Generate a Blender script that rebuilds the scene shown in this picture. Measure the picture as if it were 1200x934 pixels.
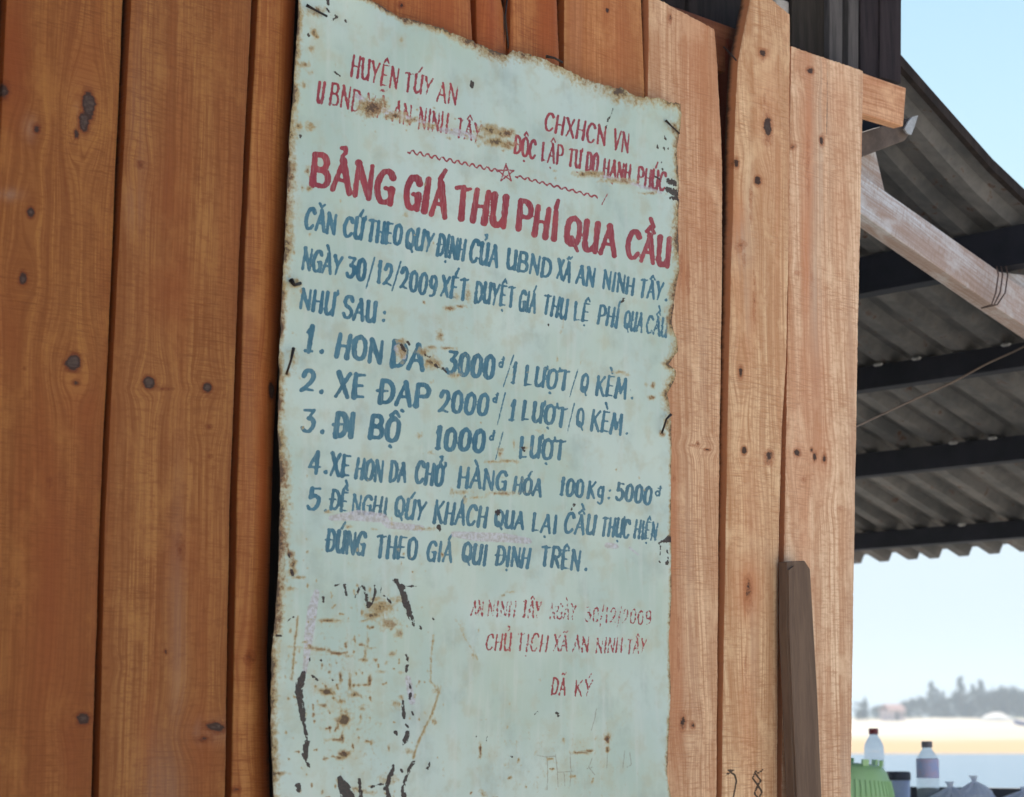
import bpy, bmesh, math, random, unicodedata
import numpy as np
from mathutils import Vector
random.seed(7)
RNG = np.random.default_rng(11)
S = bpy.context.scene
C = S.collection
for o in list(bpy.data.objects): bpy.data.objects.remove(o)

# ------------------------------------------------------------------ camera, sky, sun, exposure
FOC, W0, H0, HZ = 2400.0, 600.0, 467.0, 840.0        # focal length, centre and horizon in photo pixels
CAMZ = 1.3
PITCH = math.atan((HZ-H0)/FOC)
cd = bpy.data.cameras.new('camera'); cam = bpy.data.objects.new('camera', cd); C.objects.link(cam)
cam.location = (0, 0, CAMZ); cam.rotation_euler = (math.pi/2+PITCH, 0, 0)
cd.sensor_width = 36; cd.lens = 36*FOC/1200; cd.clip_start = .05; cd.clip_end = 6000
cd.dof.use_dof = True; cd.dof.focus_distance = 3.55; cd.dof.aperture_fstop = 7.0
S.camera = cam
S.render.resolution_x, S.render.resolution_y = 1024, 797
SUN_EL, SUN_AZ = math.radians(60), math.radians(12)   # azimuth from +Y, clockwise: behind the shack, a little to the right
w = bpy.data.worlds.new("World"); S.world = w; w.use_nodes = True
nt = w.node_tree; bg = nt.nodes['Background']
sky = nt.nodes.new('ShaderNodeTexSky'); sky.sky_type = 'NISHITA'; sky.sun_disc = False
sky.sun_elevation = SUN_EL; sky.sun_rotation = SUN_AZ; sky.dust_density = .1; sky.air_density = 1.0; sky.ozone_density = .1
sp = nt.nodes.new('ShaderNodeSeparateColor'); cb = nt.nodes.new('ShaderNodeCombineColor'); nt.links.new(sky.outputs[0], sp.inputs[0])
for k_, lim in enumerate((4.05, 4.75, 5.25)):                # soft shoulder: the whole pale band round the horizon keeps its blue
    mn = nt.nodes.new('ShaderNodeMath'); mn.operation = 'SMOOTH_MIN'; mn.inputs[1].default_value = lim; mn.inputs[2].default_value = 1.6
    nt.links.new(sp.outputs[k_], mn.inputs[0]); nt.links.new(mn.outputs[0], cb.inputs[k_])
nt.links.new(cb.outputs[0], bg.inputs[0]); bg.inputs[1].default_value = 0.11
sl = bpy.data.lights.new('sun', 'SUN'); so = bpy.data.objects.new('sun', sl); C.objects.link(so)
sl.energy = 5.0; sl.angle = math.radians(.5); sl.color = (1, .95, .87)
sd = Vector((math.sin(SUN_AZ)*math.cos(SUN_EL), math.cos(SUN_AZ)*math.cos(SUN_EL), math.sin(SUN_EL)))
so.rotation_euler = sd.to_track_quat('Z', 'Y').to_euler()
S.view_settings.view_transform = 'Standard'; S.view_settings.look = 'None'
S.view_settings.gamma = 1; S.view_settings.exposure = 0.85
S.render.engine = 'CYCLES'
S.cycles.max_bounces = 6; S.cycles.diffuse_bounces = 4; S.cycles.volume_bounces = 1

# ------------------------------------------------------------------ geometry of the place
AZ = math.radians(47.5)
DW = np.array([math.sin(AZ), math.cos(AZ), 0.0])      # along the wall, to the right and away
BW = np.array([-math.cos(AZ), math.sin(AZ), 0.0])     # through the wall, away from the viewer
P0 = np.array([0, 3.4, 0.0])
CO = np.array([0, 0, CAMZ])
def ray(px, py):
    cx = (np.asarray(px, float)-W0)/FOC; cy = (H0-np.asarray(py, float))/FOC
    c, s = math.cos(PITCH), math.sin(PITCH)
    return np.stack([cx+0*cy, c-s*cy+0*cx, s+c*cy+0*cx], -1)
def up(px, py, off=0.0):
    """point of the wall plane (moved `off` metres through the wall) behind a photo pixel"""
    D = ray(px, py); off = np.asarray(off, float)
    t = (P0@BW+off)/(D@BW)
    return CO + D*t[..., None]
def wallpt(s, z, off=0.0):
    return P0 + DW*s + BW*off + np.array([0, 0, z])
def pix(P):
    d = np.asarray(P)-CO; c, s = math.cos(PITCH), math.sin(PITCH)
    f = d[1]*c+d[2]*s; u = -d[1]*s+d[2]*c
    return W0+FOC*d[0]/f, H0-FOC*u/f
def at(px, py, Y):
    D = ray(px, py); return CO + D*(Y/D[..., 1])

# ------------------------------------------------------------------ object helpers
def tag(o, label=None, cat=None, group=None, kind=None):
    if label: o['label'] = label
    if cat: o['category'] = cat
    if group: o['group'] = group
    if kind: o['kind'] = kind
    return o
def empty(name, loc=(0, 0, 0), rz=0, parent=None):
    o = bpy.data.objects.new(name, None); C.objects.link(o); o.location = loc; o.rotation_euler = (0, 0, rz)
    o.empty_display_size = .1
    if parent: o.parent = parent
    return o
def link(name, me, mat, parent=None, world=False):
    o = bpy.data.objects.new(name, me); C.objects.link(o)
    if mat and not me.materials: me.materials.append(mat)
    if parent:
        o.parent = parent
        if world: o.location = -Vector(parent.location)     # mesh data given in world coordinates
    return o
def mesh(name, verts, faces, smooth=False):
    me = bpy.data.meshes.new(name)
    me.from_pydata([tuple(map(float, v)) for v in verts], [], faces)
    if smooth: me.polygons.foreach_set('use_smooth', [True]*len(me.polygons))
    me.update(); return me
def gridmesh(name, V, smooth=True):
    """V: (nv, nu, 3) array -> grid mesh"""
    nv, nu = V.shape[:2]
    me = bpy.data.meshes.new(name)
    idx = np.arange(nv*nu).reshape(nv, nu)
    q = np.stack([idx[:-1, :-1], idx[:-1, 1:], idx[1:, 1:], idx[1:, :-1]], -1).reshape(-1, 4)
    return me, q, idx
def build_np(me, V, quads, smooth=None):
    n = len(V); m = len(quads)
    me.vertices.add(n); me.vertices.foreach_set('co', V.astype(np.float32).ravel())
    me.loops.add(m*4); me.loops.foreach_set('vertex_index', quads.astype(np.int32).ravel())
    me.polygons.add(m); me.polygons.foreach_set('loop_start', np.arange(0, 4*m, 4, dtype=np.int32))
    if smooth is not None: me.polygons.foreach_set('use_smooth', smooth)
    me.update(calc_edges=True); me.validate()
def attr(me, name, kind, data):
    a = me.attributes.new(name, kind, 'POINT')
    a.data.foreach_set({'FLOAT': 'value', 'FLOAT_VECTOR': 'vector', 'FLOAT_COLOR': 'color'}[kind], np.asarray(data, np.float32).ravel())
def slab(Vf, th, dirv, back_on=True):
    """front grid Vf (nv,nu,3) thickened along dirv: returns verts, quads, smooth flags, index map of the front"""
    nv, nu = Vf.shape[:2]; idx = np.arange(nv*nu).reshape(nv, nu)
    front = np.stack([idx[:-1, :-1], idx[:-1, 1:], idx[1:, 1:], idx[1:, :-1]], -1).reshape(-1, 4)
    ring = np.concatenate([idx[0, :], idx[1:, -1], idx[-1, -2::-1], idx[-2:0:-1, 0]])
    Vr = Vf.reshape(-1, 3)
    a = Vr[ring]; b = a + np.asarray(dirv)*th
    n0 = nv*nu; k = len(ring)
    V = np.concatenate([Vr, a, b]); r0 = n0+np.arange(k); r1 = n0+k+np.arange(k)
    side = np.stack([np.roll(r0, -1), r0, r1, np.roll(r1, -1)], -1)
    # back face as quad strip between left and right rings
    L = idx[:, 0]; R = idx[:, -1]
    pos = {int(v): i for i, v in enumerate(ring)}
    lb = np.array([n0+k+pos[int(v)] for v in L]); rb = np.array([n0+k+pos[int(v)] for v in R])
    step = max(1, nv//12); sel = list(range(0, nv-1, 1))
    back = np.stack([lb[1:], rb[1:], rb[:-1], lb[:-1]], -1)
    q = np.concatenate([front, side, back] if back_on else [front, side]); sm = np.zeros(len(q), bool); sm[:len(front)] = True
    return V, q, sm
class MB:
    """collects boxes, tubes, lathes into one mesh"""
    def __init__(s): s.v = []; s.f = []
    def add(s, v, f):
        n = len(s.v); s.v += [tuple(map(float, p)) for p in v]; s.f += [tuple(n+i for i in q) for q in f]
    def box(s, a, b):
        x0, y0, z0 = a; x1, y1, z1 = b
        s.add([(x0,y0,z0),(x1,y0,z0),(x1,y1,z0),(x0,y1,z0),(x0,y0,z1),(x1,y0,z1),(x1,y1,z1),(x0,y1,z1)],
              [(0,3,2,1),(4,5,6,7),(0,1,5,4),(1,2,6,5),(2,3,7,6),(3,0,4,7)])
    def prism(s, ring, vec):
        n = len(ring); r = [np.array(p, float) for p in ring]; r2 = [p+np.array(vec) for p in r]
        s.add(r+r2, [tuple(range(n))[::-1], tuple(range(n, 2*n))]+[(i, (i+1) % n, n+(i+1) % n, n+i) for i in range(n)])
    def tube(s, pts, rad, n=8, cap=True):
        pts = [Vector(p) for p in pts]; rad = rad if hasattr(rad, '__len__') else [rad]*len(pts)
        vs = []; nrm = None
        for i, p in enumerate(pts):
            t = (pts[min(i+1, len(pts)-1)]-pts[max(i-1, 0)]).normalized()
            if nrm is None: nrm = t.orthogonal().normalized()
            nrm = (nrm-t*nrm.dot(t)).normalized(); bi = t.cross(nrm)
            for k in range(n):
                a = 2*math.pi*k/n; vs.append(p+(nrm*math.cos(a)+bi*math.sin(a))*rad[i])
        f = [(i*n+k, i*n+(k+1) % n, (i+1)*n+(k+1) % n, (i+1)*n+k) for i in range(len(pts)-1) for k in range(n)]
        if cap: f += [tuple(range(n))[::-1], tuple(range((len(pts)-1)*n, len(pts)*n))]
        s.add(vs, f)
    def lathe(s, prof, n=24, c=(0, 0, 0), capb=True, capt=True):
        vs = [(c[0]+r*math.cos(2*math.pi*k/n), c[1]+r*math.sin(2*math.pi*k/n), c[2]+z) for r, z in prof for k in range(n)]
        f = [(i*n+k, i*n+(k+1) % n, (i+1)*n+(k+1) % n, (i+1)*n+k) for i in range(len(prof)-1) for k in range(n)]
        if capb: f.append(tuple(range(n))[::-1])
        if capt: f.append(tuple(range((len(prof)-1)*n, len(prof)*n)))
        s.add(vs, f)
    def build(s, name, mat, parent=None, smooth=False, bevel=0, world=False):
        o = link(name, mesh(name, s.v, s.f, smooth), mat, parent, world)
        if bevel:
            m = o.modifiers.new('bevel', 'BEVEL'); m.width = bevel; m.segments = 2; m.limit_method = 'ANGLE'
        return o

# ------------------------------------------------------------------ material helpers
class NT:
    def __init__(s, name):
        s.m = bpy.data.materials.new(name); s.m.use_nodes = True; s.t = s.m.node_tree
        s.b = s.t.nodes['Principled BSDF']
    def n(s, typ, **kw):
        nd = s.t.nodes.new('ShaderNode'+typ)
        for k, v in kw.items(): setattr(nd, k, v)
        return nd
    def L(s, a, b): s.t.links.new(a, b)
    def put(s, sock, v):
        if isinstance(v, bpy.types.NodeSocket): s.L(v, sock)
        elif v is not None: sock.default_value = v
    def math(s, op, a, b=None, c=None, clamp=False):
        nd = s.n('Math', operation=op, use_clamp=clamp)
        s.put(nd.inputs[0], a); s.put(nd.inputs[1], b)
        if c is not None: s.put(nd.inputs[2], c)
        return nd.outputs[0]
    def mix(s, f, a, b, mode='MIX'):
        nd = s.n('Mix', data_type='RGBA', blend_type=mode)
        s.put(nd.inputs[0], f); s.put(nd.inputs[6], a if not isinstance(a, tuple) else (*a, 1)[:4]); s.put(nd.inputs[7], b if not isinstance(b, tuple) else (*b, 1)[:4])
        return nd.outputs[2]
    def ss(s, v, lo, hi):
        nd = s.n('MapRange', interpolation_type='SMOOTHSTEP'); s.put(nd.inputs[0], v)
        s.put(nd.inputs[1], lo); s.put(nd.inputs[2], hi); return nd.outputs[0]
    def noise(s, vec, scale, detail=4, rough=.55, dist=0):
        nd = s.n('TexNoise'); s.put(nd.inputs['Vector'], vec); nd.inputs['Scale'].default_value = scale
        nd.inputs['Detail'].default_value = detail; nd.inputs['Roughness'].default_value = rough; nd.inputs['Distortion'].default_value = dist
        return nd.outputs[0]
    def xyz(s, x, y, z=0.0):
        nd = s.n('CombineXYZ'); s.put(nd.inputs[0], x); s.put(nd.inputs[1], y); s.put(nd.inputs[2], z); return nd.outputs[0]
    def sep(s, v):
        nd = s.n('SeparateXYZ'); s.L(v, nd.inputs[0]); return nd.outputs
    def attrib(s, name): return s.n('Attribute', attribute_name=name)
    def bump(s, h, strength=.3, dist=.002):
        nd = s.n('Bump'); s.L(h, nd.inputs['Height']); nd.inputs['Strength'].default_value = strength; nd.inputs['Distance'].default_value = dist
        s.L(nd.outputs[0], s.b.inputs['Normal'])
    def fin(s, col=None, rough=None, metal=None, spec=None):
        if col is not None: s.put(s.b.inputs['Base Color'], (*col, 1) if isinstance(col, tuple) else col)
        if rough is not None: s.put(s.b.inputs['Roughness'], rough)
        if metal is not None: s.put(s.b.inputs['Metallic'], metal)
        if spec is not None: s.b.inputs['Specular IOR Level'].default_value = spec
        return s.m

def mottled(name, ca, cb, scale, rough=.6, metal=0, bump=.2, stretch=(1, 1, 1), detail=5, spec=.5, cc=None):
    t = NT(name); tc = t.n('TexCoord').outputs['Object']
    mp = t.n('Mapping'); t.L(tc, mp.inputs[0]); mp.inputs['Scale'].default_value = stretch
    oi = t.n('ObjectInfo').outputs['Random']; a = t.n('VectorMath', operation='ADD'); t.L(mp.outputs[0], a.inputs[0])
    cx = t.xyz(t.math('MULTIPLY', oi, 37.0), t.math('MULTIPLY', oi, 91.0), 0.0); t.L(cx, a.inputs[1])
    v = a.outputs[0]
    n1 = t.noise(v, scale, detail, .6); n2 = t.noise(v, scale*5.3, 4, .6)
    f = t.ss(t.math('ADD', t.math('MULTIPLY', n1, .7), t.math('MULTIPLY', n2, .3)), .36, .64)
    col = t.mix(f, ca, cb)
    if cc: col = t.mix(t.ss(n2, .6, .72), col, cc)
    t.bump(t.math('ADD', n1, n2), bump, .003)
    return t.fin(col, rough, metal, spec)

# sawn pine: colour comes from obj.color, grain coordinates from attributes
def wood_material(name='sawn_pine', rough=.55):
    t = NT(name)
    uv = t.sep(t.attrib('gr').outputs['Vector'])     # x across (m, bent round knots), y along (m), z seed
    u, v, sd = uv[0], uv[1], uv[2]
    mk = t.attrib('mark'); ms = t.n('SeparateColor'); t.L(mk.outputs['Color'], ms.inputs[0])
    knot, red, grey = ms.outputs[0], ms.outputs[1], ms.outputs[2]; dark = mk.outputs['Alpha']
    base = t.n('ObjectInfo').outputs['Color']
    wob = t.noise(t.xyz(t.math('MULTIPLY', u, 6.0), t.math('MULTIPLY', v, 1.3), sd), 1.0, 3, .5)
    uu = t.math('ADD', u, t.math('MULTIPLY', wob, .045))
    big = t.noise(t.xyz(t.math('MULTIPLY', uu, 34.0), t.math('MULTIPLY', v, .55), sd), 1.0, 4, .6)
    fine = t.noise(t.xyz(t.math('MULTIPLY', uu, 260.0), t.math('MULTIPLY', v, 3.5), sd), 1.0, 3, .6)
    ring = t.math('SINE', t.math('MULTIPLY', t.math('ADD', uu, t.math('MULTIPLY', big, .012)), 520.0))
    cloud = t.noise(t.xyz(t.math('MULTIPLY', u, 9.0), t.math('MULTIPLY', v, 4.0), t.math('ADD', sd, 4.0)), 1.0, 5, .6)
    saw = t.noise(t.xyz(t.math('MULTIPLY', u, 30.0), t.math('MULTIPLY', v, 380.0), sd), 1.0, 2, .5)
    sawf = t.ss(t.noise(t.xyz(t.math('MULTIPLY', u, 5.0), t.math('MULTIPLY', v, 6.0), t.math('ADD', sd, 9.0)), 1.0, 3, .6), .32, .62)
    hair = t.noise(t.xyz(t.math('MULTIPLY', u, 30.0), t.math('MULTIPLY', v, 90.0), t.math('ADD', sd, 2.0)), 1.0, 3, .6)
    late = t.mix(1.0, base, (.60, .42, .32), 'MULTIPLY')
    pale = t.mix(.5, base, t.mix(1.0, base, (1.2, 1.28, 1.35), 'MULTIPLY'))
    col = t.mix(t.ss(big, .38, .62), pale, t.mix(.55, base, late))
    lite = t.noise(t.xyz(t.math('MULTIPLY', uu, 75.0), t.math('MULTIPLY', v, 2.4), t.math('ADD', sd, 41.0)), 1.0, 4, .6)
    col = t.mix(t.math('MULTIPLY', t.ss(lite, .52, .70), .5), col, t.mix(1.0, base, (1.3, 1.42, 1.5), 'MULTIPLY'))
    huge = t.noise(t.xyz(t.math('MULTIPLY', uu, 14.0), t.math('MULTIPLY', v, 1.1), t.math('ADD', sd, 31.0)), 1.0, 3, .55)
    col = t.mix(t.math('MULTIPLY', t.ss(huge, .46, .62), .6), col, t.mix(1.0, base, (.80, .56, .45), 'MULTIPLY'))
    col = t.mix(t.math('MULTIPLY', t.ss(ring, .2, 1.0), .38), col, late)
    col = t.mix(t.math('MULTIPLY', t.ss(fine, .46, .68), .58), col, late)
    col = t.mix(t.math('MULTIPLY', t.ss(cloud, .5, .75), .42), col, late)
    col = t.mix(t.math('MULTIPLY', t.math('MULTIPLY', t.ss(saw, .5, .68), sawf), .62), col, t.mix(1.0, base, (.54, .38, .29), 'MULTIPLY'))
    saw2 = t.noise(t.xyz(t.math('MULTIPLY', u, 60.0), t.math('MULTIPLY', v, 170.0), t.math('ADD', sd, 21.0)), 1.0, 3, .6)
    vert = t.noise(t.xyz(t.math('MULTIPLY', u, 330.0), t.math('MULTIPLY', v, 14.0), t.math('ADD', sd, 25.0)), 1.0, 3, .6)
    col = t.mix(t.math('MULTIPLY', t.ss(saw2, .48, .66), .45), col, late)
    col = t.mix(t.math('MULTIPLY', t.ss(vert, .5, .66), .62), col, late)
    strk = t.noise(t.xyz(t.math('MULTIPLY', uu, 120.0), t.math('MULTIPLY', v, 1.6), t.math('ADD', sd, 6.0)), 1.0, 4, .65)
    col = t.mix(t.math('MULTIPLY', t.ss(strk, .52, .72), .6), col, late)
    cl2 = t.noise(t.xyz(t.math('MULTIPLY', u, 16.0), t.math('MULTIPLY', v, 9.0), t.math('ADD', sd, 14.0)), 1.0, 5, .65)
    col = t.mix(t.math('MULTIPLY', t.ss(cl2, .5, .7), .45), col, t.mix(1.0, base, (1.25, 1.35, 1.4), 'MULTIPLY'))
    col = t.mix(t.math('MULTIPLY', t.ss(hair, .62, .78), .3), col, late)
    col = t.mix(red, col, t.mix(1.0, base, (.72, .42, .30), 'MULTIPLY'))
    gl = t.mix(.55, base, (.34, .29, .26)); col = t.mix(t.math('MULTIPLY', grey, t.math('MULTIPLY', t.ss(big, .35, .6), .8)), col, gl)
    kz = t.ss(knot, .03, .3)
    kn1 = t.noise(t.xyz(t.math('MULTIPLY', u, 55.0), t.math('MULTIPLY', v, 42.0), sd), 1.0, 4, .6)
    kn2 = t.noise(t.xyz(t.math('MULTIPLY', u, 210.0), t.math('MULTIPLY', v, 170.0), sd), 1.0, 4, .65)
    kd = t.math('MULTIPLY', kz, t.math('ADD', t.math('MULTIPLY', t.math('SUBTRACT', kn1, .5), .9), t.math('MULTIPLY', t.math('SUBTRACT', kn2, .5), .55)))
    kk = t.math('ADD', knot, kd)
    rg = t.math('MULTIPLY', t.math('ADD', t.math('SINE', t.math('MULTIPLY', kk, 34.0)), 1.0), .5)
    col = t.mix(t.math('MULTIPLY', t.ss(kk, .1, .45), .7), col, t.mix(1.0, base, (.55, .30, .20), 'MULTIPLY'))
    col = t.mix(t.math('MULTIPLY', t.math('MULTIPLY', t.ss(kk, .12, .35), rg), .4), col, t.mix(1.0, base, (.32, .17, .12), 'MULTIPLY'))
    col = t.mix(t.math('MULTIPLY', t.ss(kk, .42, .56), .92), col, (.030, .016, .012))
    col = t.mix(t.math('MULTIPLY', t.ss(kk, .66, .82), .85), col, t.mix(t.ss(kn2, .35, .65), (.045, .026, .020), (.085, .055, .042)))
    dk = t.math('ADD', dark, t.math('MULTIPLY', t.math('SUBTRACT', hair, .5), .22))
    col = t.mix(t.math('MULTIPLY', t.ss(dk, .35, .6), .92), col, (.022, .014, .011))
    h = t.math('ADD', t.math('MULTIPLY', fine, .5), t.math('MULTIPLY', t.math('MULTIPLY', saw, sawf), .9))
    h = t.math('ADD', h, t.math('ADD', t.math('MULTIPLY', hair, .5), t.math('MULTIPLY', big, .6)))
    t.bump(h, .8, .0016)
    rr = t.math('ADD', rough-.08, t.math('MULTIPLY', fine, .2))
    return t.fin(col, rr, 0, .2)
WOOD = wood_material()
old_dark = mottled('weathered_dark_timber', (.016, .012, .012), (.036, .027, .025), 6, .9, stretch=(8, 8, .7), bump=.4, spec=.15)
old_grey = mottled('weathered_grey_timber', (.30, .265, .235), (.47, .43, .39), 7, .7, stretch=(1.5, 6, 6), bump=.35, cc=(.2, .16, .13))
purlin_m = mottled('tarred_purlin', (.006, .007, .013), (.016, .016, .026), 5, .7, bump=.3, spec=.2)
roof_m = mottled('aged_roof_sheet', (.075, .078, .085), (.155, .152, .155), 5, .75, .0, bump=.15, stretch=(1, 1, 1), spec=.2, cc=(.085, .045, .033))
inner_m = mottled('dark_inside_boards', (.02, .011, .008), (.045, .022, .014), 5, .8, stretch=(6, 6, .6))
nail_m = mottled('black_iron_nail', (.012, .011, .012), (.05, .03, .02), 60, .5, .6, bump=.3)

def img_rows(poly, ys):
    p = sorted(poly, key=lambda q: q[1]); return np.interp(ys, [q[1] for q in p], [q[0] for q in p])
def blur1(a, n):
    k = np.ones(n)/n; return np.convolve(np.pad(a, n, mode='edge'), k, 'same')[n:-n]

# ------------------------------------------------------------------ the shack: new pine planks over a crossbeam
shack = empty('timber_shack', tuple(wallpt(0, 0)))
tag(shack, 'timber shack with a front of rough orange pine planks carrying the painted notice', 'shack')
YB = 1770.0                                            # photo row of the plank feet, far below the frame
# name, left edge, right edge, top left/right y, wall offset, colour, seed, knots(px,py,rx,ry,s), reds(px,py,rx,ry,s), greys, darks
PL = [
 dict(l=[(-160,-160),(-175,934)], r=[(-2,-160),(-6,0),(-40,934)], top=(-160,-160), off=.006, col=(.27,.098,.023), k=[], red=[], grey=[], dark=[]),
 dict(l=[(12,-160),(8,0),(-2,220),(-30,934)], r=[(149,-160),(143.5,0),(131,300),(117.2,600),(106.5,934)], top=(-160,-160), off=0, col=(.285,.110,.025),
   k=[(104,122,8,18,1.1),(98,142,7,14,1.0),(90,158,4,8,.8),(43,152,6,7,.75),(36,248,5,9,.7),(4,106,9,11,.9),(27,326,6,9,1.0),(86,424,10,10,1.15),(89,449,6,5,.6),(28,432,3,3,.6),(97,842,10,8,.9),(75,560,12,18,.22),(60,570,10,20,.25),(20,700,14,60,.2)],
   red=[(14,60,16,70,.8),(100,80,18,45,.4),(60,700,22,170,.55),(12,390,14,60,.4),(90,480,22,40,.45),(75,880,22,60,.4)],
   grey=[(8,228,14,6,.5),(35,150,7,12,.4),(98,130,10,24,.5),(86,424,6,6,.55)], dark=[]),
 dict(l=[(161,-160),(154,0),(139,300),(123.5,600),(116,934)], r=[(301,-160),(294.5,0),(280,300),(268.5,600),(263,934)], top=(-160,-160), off=.001, col=(.30,.124,.034),
   k=[(165,192,5,7,.5),(235,205,20,26,.18),(175,448,8,8,.95),(243,455,6,8,.8),(195,456,14,2,.5),(212,642,10,20,.3),(195,764,2.5,4,.85),(252,852,15,8,.8),(238,866,12,6,.6),(124,782,6,3,.4),(245,500,6,4,.4),(246,535,5,4,.35)],
   red=[(200,340,30,40,.5),(190,230,30,50,.3),(240,690,20,80,.35),(172,860,10,40,.5),(240,880,16,50,.5),(220,650,26,34,.4)],
   grey=[(163,110,9,110,.3),(163,192,10,14,.3),(160,240,10,30,.35),(210,760,10,150,.3),(205,690,8,60,.2),(246,857,18,12,.6),(190,930,26,60,.35)], dark=[]),
 dict(l=[(309,-160),(302,0),(286.5,300),(277,600),(270.5,934)], r=[(352,-160),(346,0),(333,300),(325,440),(320,520),(318,600),(313,770),(316,934)], top=(-160,-160), off=.002, col=(.37,.150,.043),
   k=[(318,458,4,10,1.0),(292,770,8,10,.5),(276,925,7,6,.5)], red=[(340,60,9,200,.95),(322,360,9,130,.9),(309,620,7,200,1.0),(309,850,7,150,1.0),(296,760,12,40,.5)], grey=[(290,380,7,200,.12)], dark=[(317,560,6,80,.46),(317,700,7,120,.5),(315,880,7,120,.5),(322,470,4,40,.45)]),
 dict(l=[(362,-160),(352,600),(330,934)], r=[(545,-160),(550.5,0),(553,50),(520,934)], top=(-160,-160), off=-.001, col=(.40,.15,.045), k=[(470,6,6,5,.5)], red=[(520,20,25,60,.4)], grey=[], dark=[]),
 dict(l=[(552,-160),(557,0),(558,60),(532,934)], r=[(585,-160),(587,0),(592,20),(594,70),(560,934)], top=(-160,-160), off=.001, col=(.38,.13,.038), k=[], red=[(575,20,12,60,.5)], grey=[], dark=[(591,24,2.2,40,.6)]),
 dict(l=[(594,-160),(598,0),(597,60),(575,934)], r=[(650,-160),(652.5,0),(655,80),(630,934)], top=(-160,-160), off=-.001, col=(.40,.15,.045), k=[], red=[(640,20,12,60,.6)], grey=[], dark=[]),
 dict(l=[(660,-160),(661,0),(661,90),(655,934)], r=[(749,-160),(751,0),(755,110),(735,934)], top=(-160,-160), off=.001, col=(.50,.235,.09), k=[(712,12,2,3,.8)], red=[(725,40,22,60,.35)], grey=[(680,40,12,60,.15)], dark=[]),
 dict(l=[(760,-40),(760,60),(758,200),(760,500),(757,934)], r=[(838,25),(838,34),(840,71),(844,140),(846.5,198),(846,300),(844,480),(842,600),(839.5,934)], top=(-7,34), off=0, col=(.64,.41,.25),
   k=[(785,22,3,9,.6),(814,335,6,10,.3),(800,845,5,12,.75),(812,850,4,6,.5),(818,520,3,4,.85),(812,522,8,2,.6),(829,527,5,2,.7),(790,560,3,5,.5),(798,310,3,40,.32),(806,330,4,26,.35),(795,760,3,60,.3),(812,90,2.5,40,.25)],
   red=[(815,60,18,110,.45),(820,240,18,80,.35),(800,320,8,30,.5),(793,800,8,90,.5),(788,600,6,80,.35)], grey=[(820,420,10,90,.3),(810,640,12,110,.35),(815,780,14,90,.35)], dark=[]),
 dict(l=[(884,-60),(879,0),(872,36),(865,72),(862,113),(859,255),(857,300),(852.5,500),(849,700),(845.7,934)], r=[(925.6,-60),(925.6,17),(924.5,255),(921,420),(916,500),(912,650),(910.5,934)], top=(-22,17), off=-.010, col=(.68,.45,.265),
   k=[(894,62,6,9,.75),(894,70,3,5,.6),(900,150,6,20,.95),(863,190,4,8,.9),(888,212,5,7,.8),(868,290,9,12,.45),(868,436,4,9,.85),(872,528,4,6,.8),(901,536,6,10,.8),(877,695,7,26,.5),(903,380,7,20,.15),(884,350,3,42,.42),(880,236,3,30,.42),(872,300,3,30,.35),(896,120,3,20,.35),(874,790,3,40,.3)],
   red=[(900,120,14,50,.4),(865,265,10,34,.7),(878,690,13,34,.9),(880,370,7,60,.4),(905,165,14,70,.25),(880,600,12,60,.3),(874,840,8,70,.4)],
   grey=[(870,290,12,30,.9),(877,260,5,60,.7),(875,350,5,50,.5),(882,760,6,60,.5),(862,430,8,60,.3),(886,620,10,90,.15)], dark=[]),
 dict(l=[(928,40),(927,54),(924.5,255),(921.7,500),(917.5,700),(915.8,934)], r=[(1012,70),(1010.6,133),(1008,255),(1003,500),(999.7,720),(997,934)], top=(54.5,83), off=0, col=(.71,.485,.32),
   k=[(949,83,5,6,.8),(963,165,3.5,9,.8),(929,172,5,4,.7),(934,531,5,6,.9),(951,527,2.5,4,.8),(955,535,3,7,.8),(966,536,4,7,.9),(941,562,4,5,.5),(985,595,6,4,.4),(934,320,4,4,.4),(924,915,3,8,.5),(947,190,3,70,.32),(951,330,3,60,.28),(975,300,2.5,80,.25)],
   red=[(948,170,6,100,.75),(945,300,6,90,.8),(955,440,16,90,.5),(985,120,12,50,.35),(960,520,14,60,.45),(945,650,8,60,.3),(986,240,9,120,.25)],
   grey=[(962,200,8,130,.8),(958,340,8,80,.7),(998,500,6,300,.35),(972,130,5,60,.4),(990,900,9,60,.55)], dark=[]),
]
def blob(px, py, items, soft=1.0):
    a = np.zeros_like(px)
    for (x, y, rx, ry, s) in items:
        d = ((px-x)/rx)**2+((py-y)/ry)**2
        a = np.maximum(a, s*np.exp(-d*.8*soft))
    return a
def seg_dist(px, py, a, b, wa, wb):
    dx, dy = b[0]-a[0], b[1]-a[1]; L2 = dx*dx+dy*dy+1e-9
    t = np.clip(((px-a[0])*dx+(py-a[1])*dy)/L2, 0, 1)
    return np.hypot(px-a[0]-t*dx, py-a[1]-t*dy)-(wa+(wb-wa)*t)
def line_mask(px, py, pts, wd):
    m = np.full_like(px, 99.0)
    for a, b in zip(pts[:-1], pts[1:]): m = np.minimum(m, seg_dist(px, py, a, b, wd, wd))
    return np.clip(.5-m/3.0, 0, 1)
MARKER = [[(851,908),(856,905),(861,908),(863,915),(861,926),(859,936)],[(853,903),(860,902)],[(886,903),(882,912),(888,920),(892,915),(886,908),(894,902)],[(888,920),(884,930),(889,936),(893,928),(888,920)]]
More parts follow.
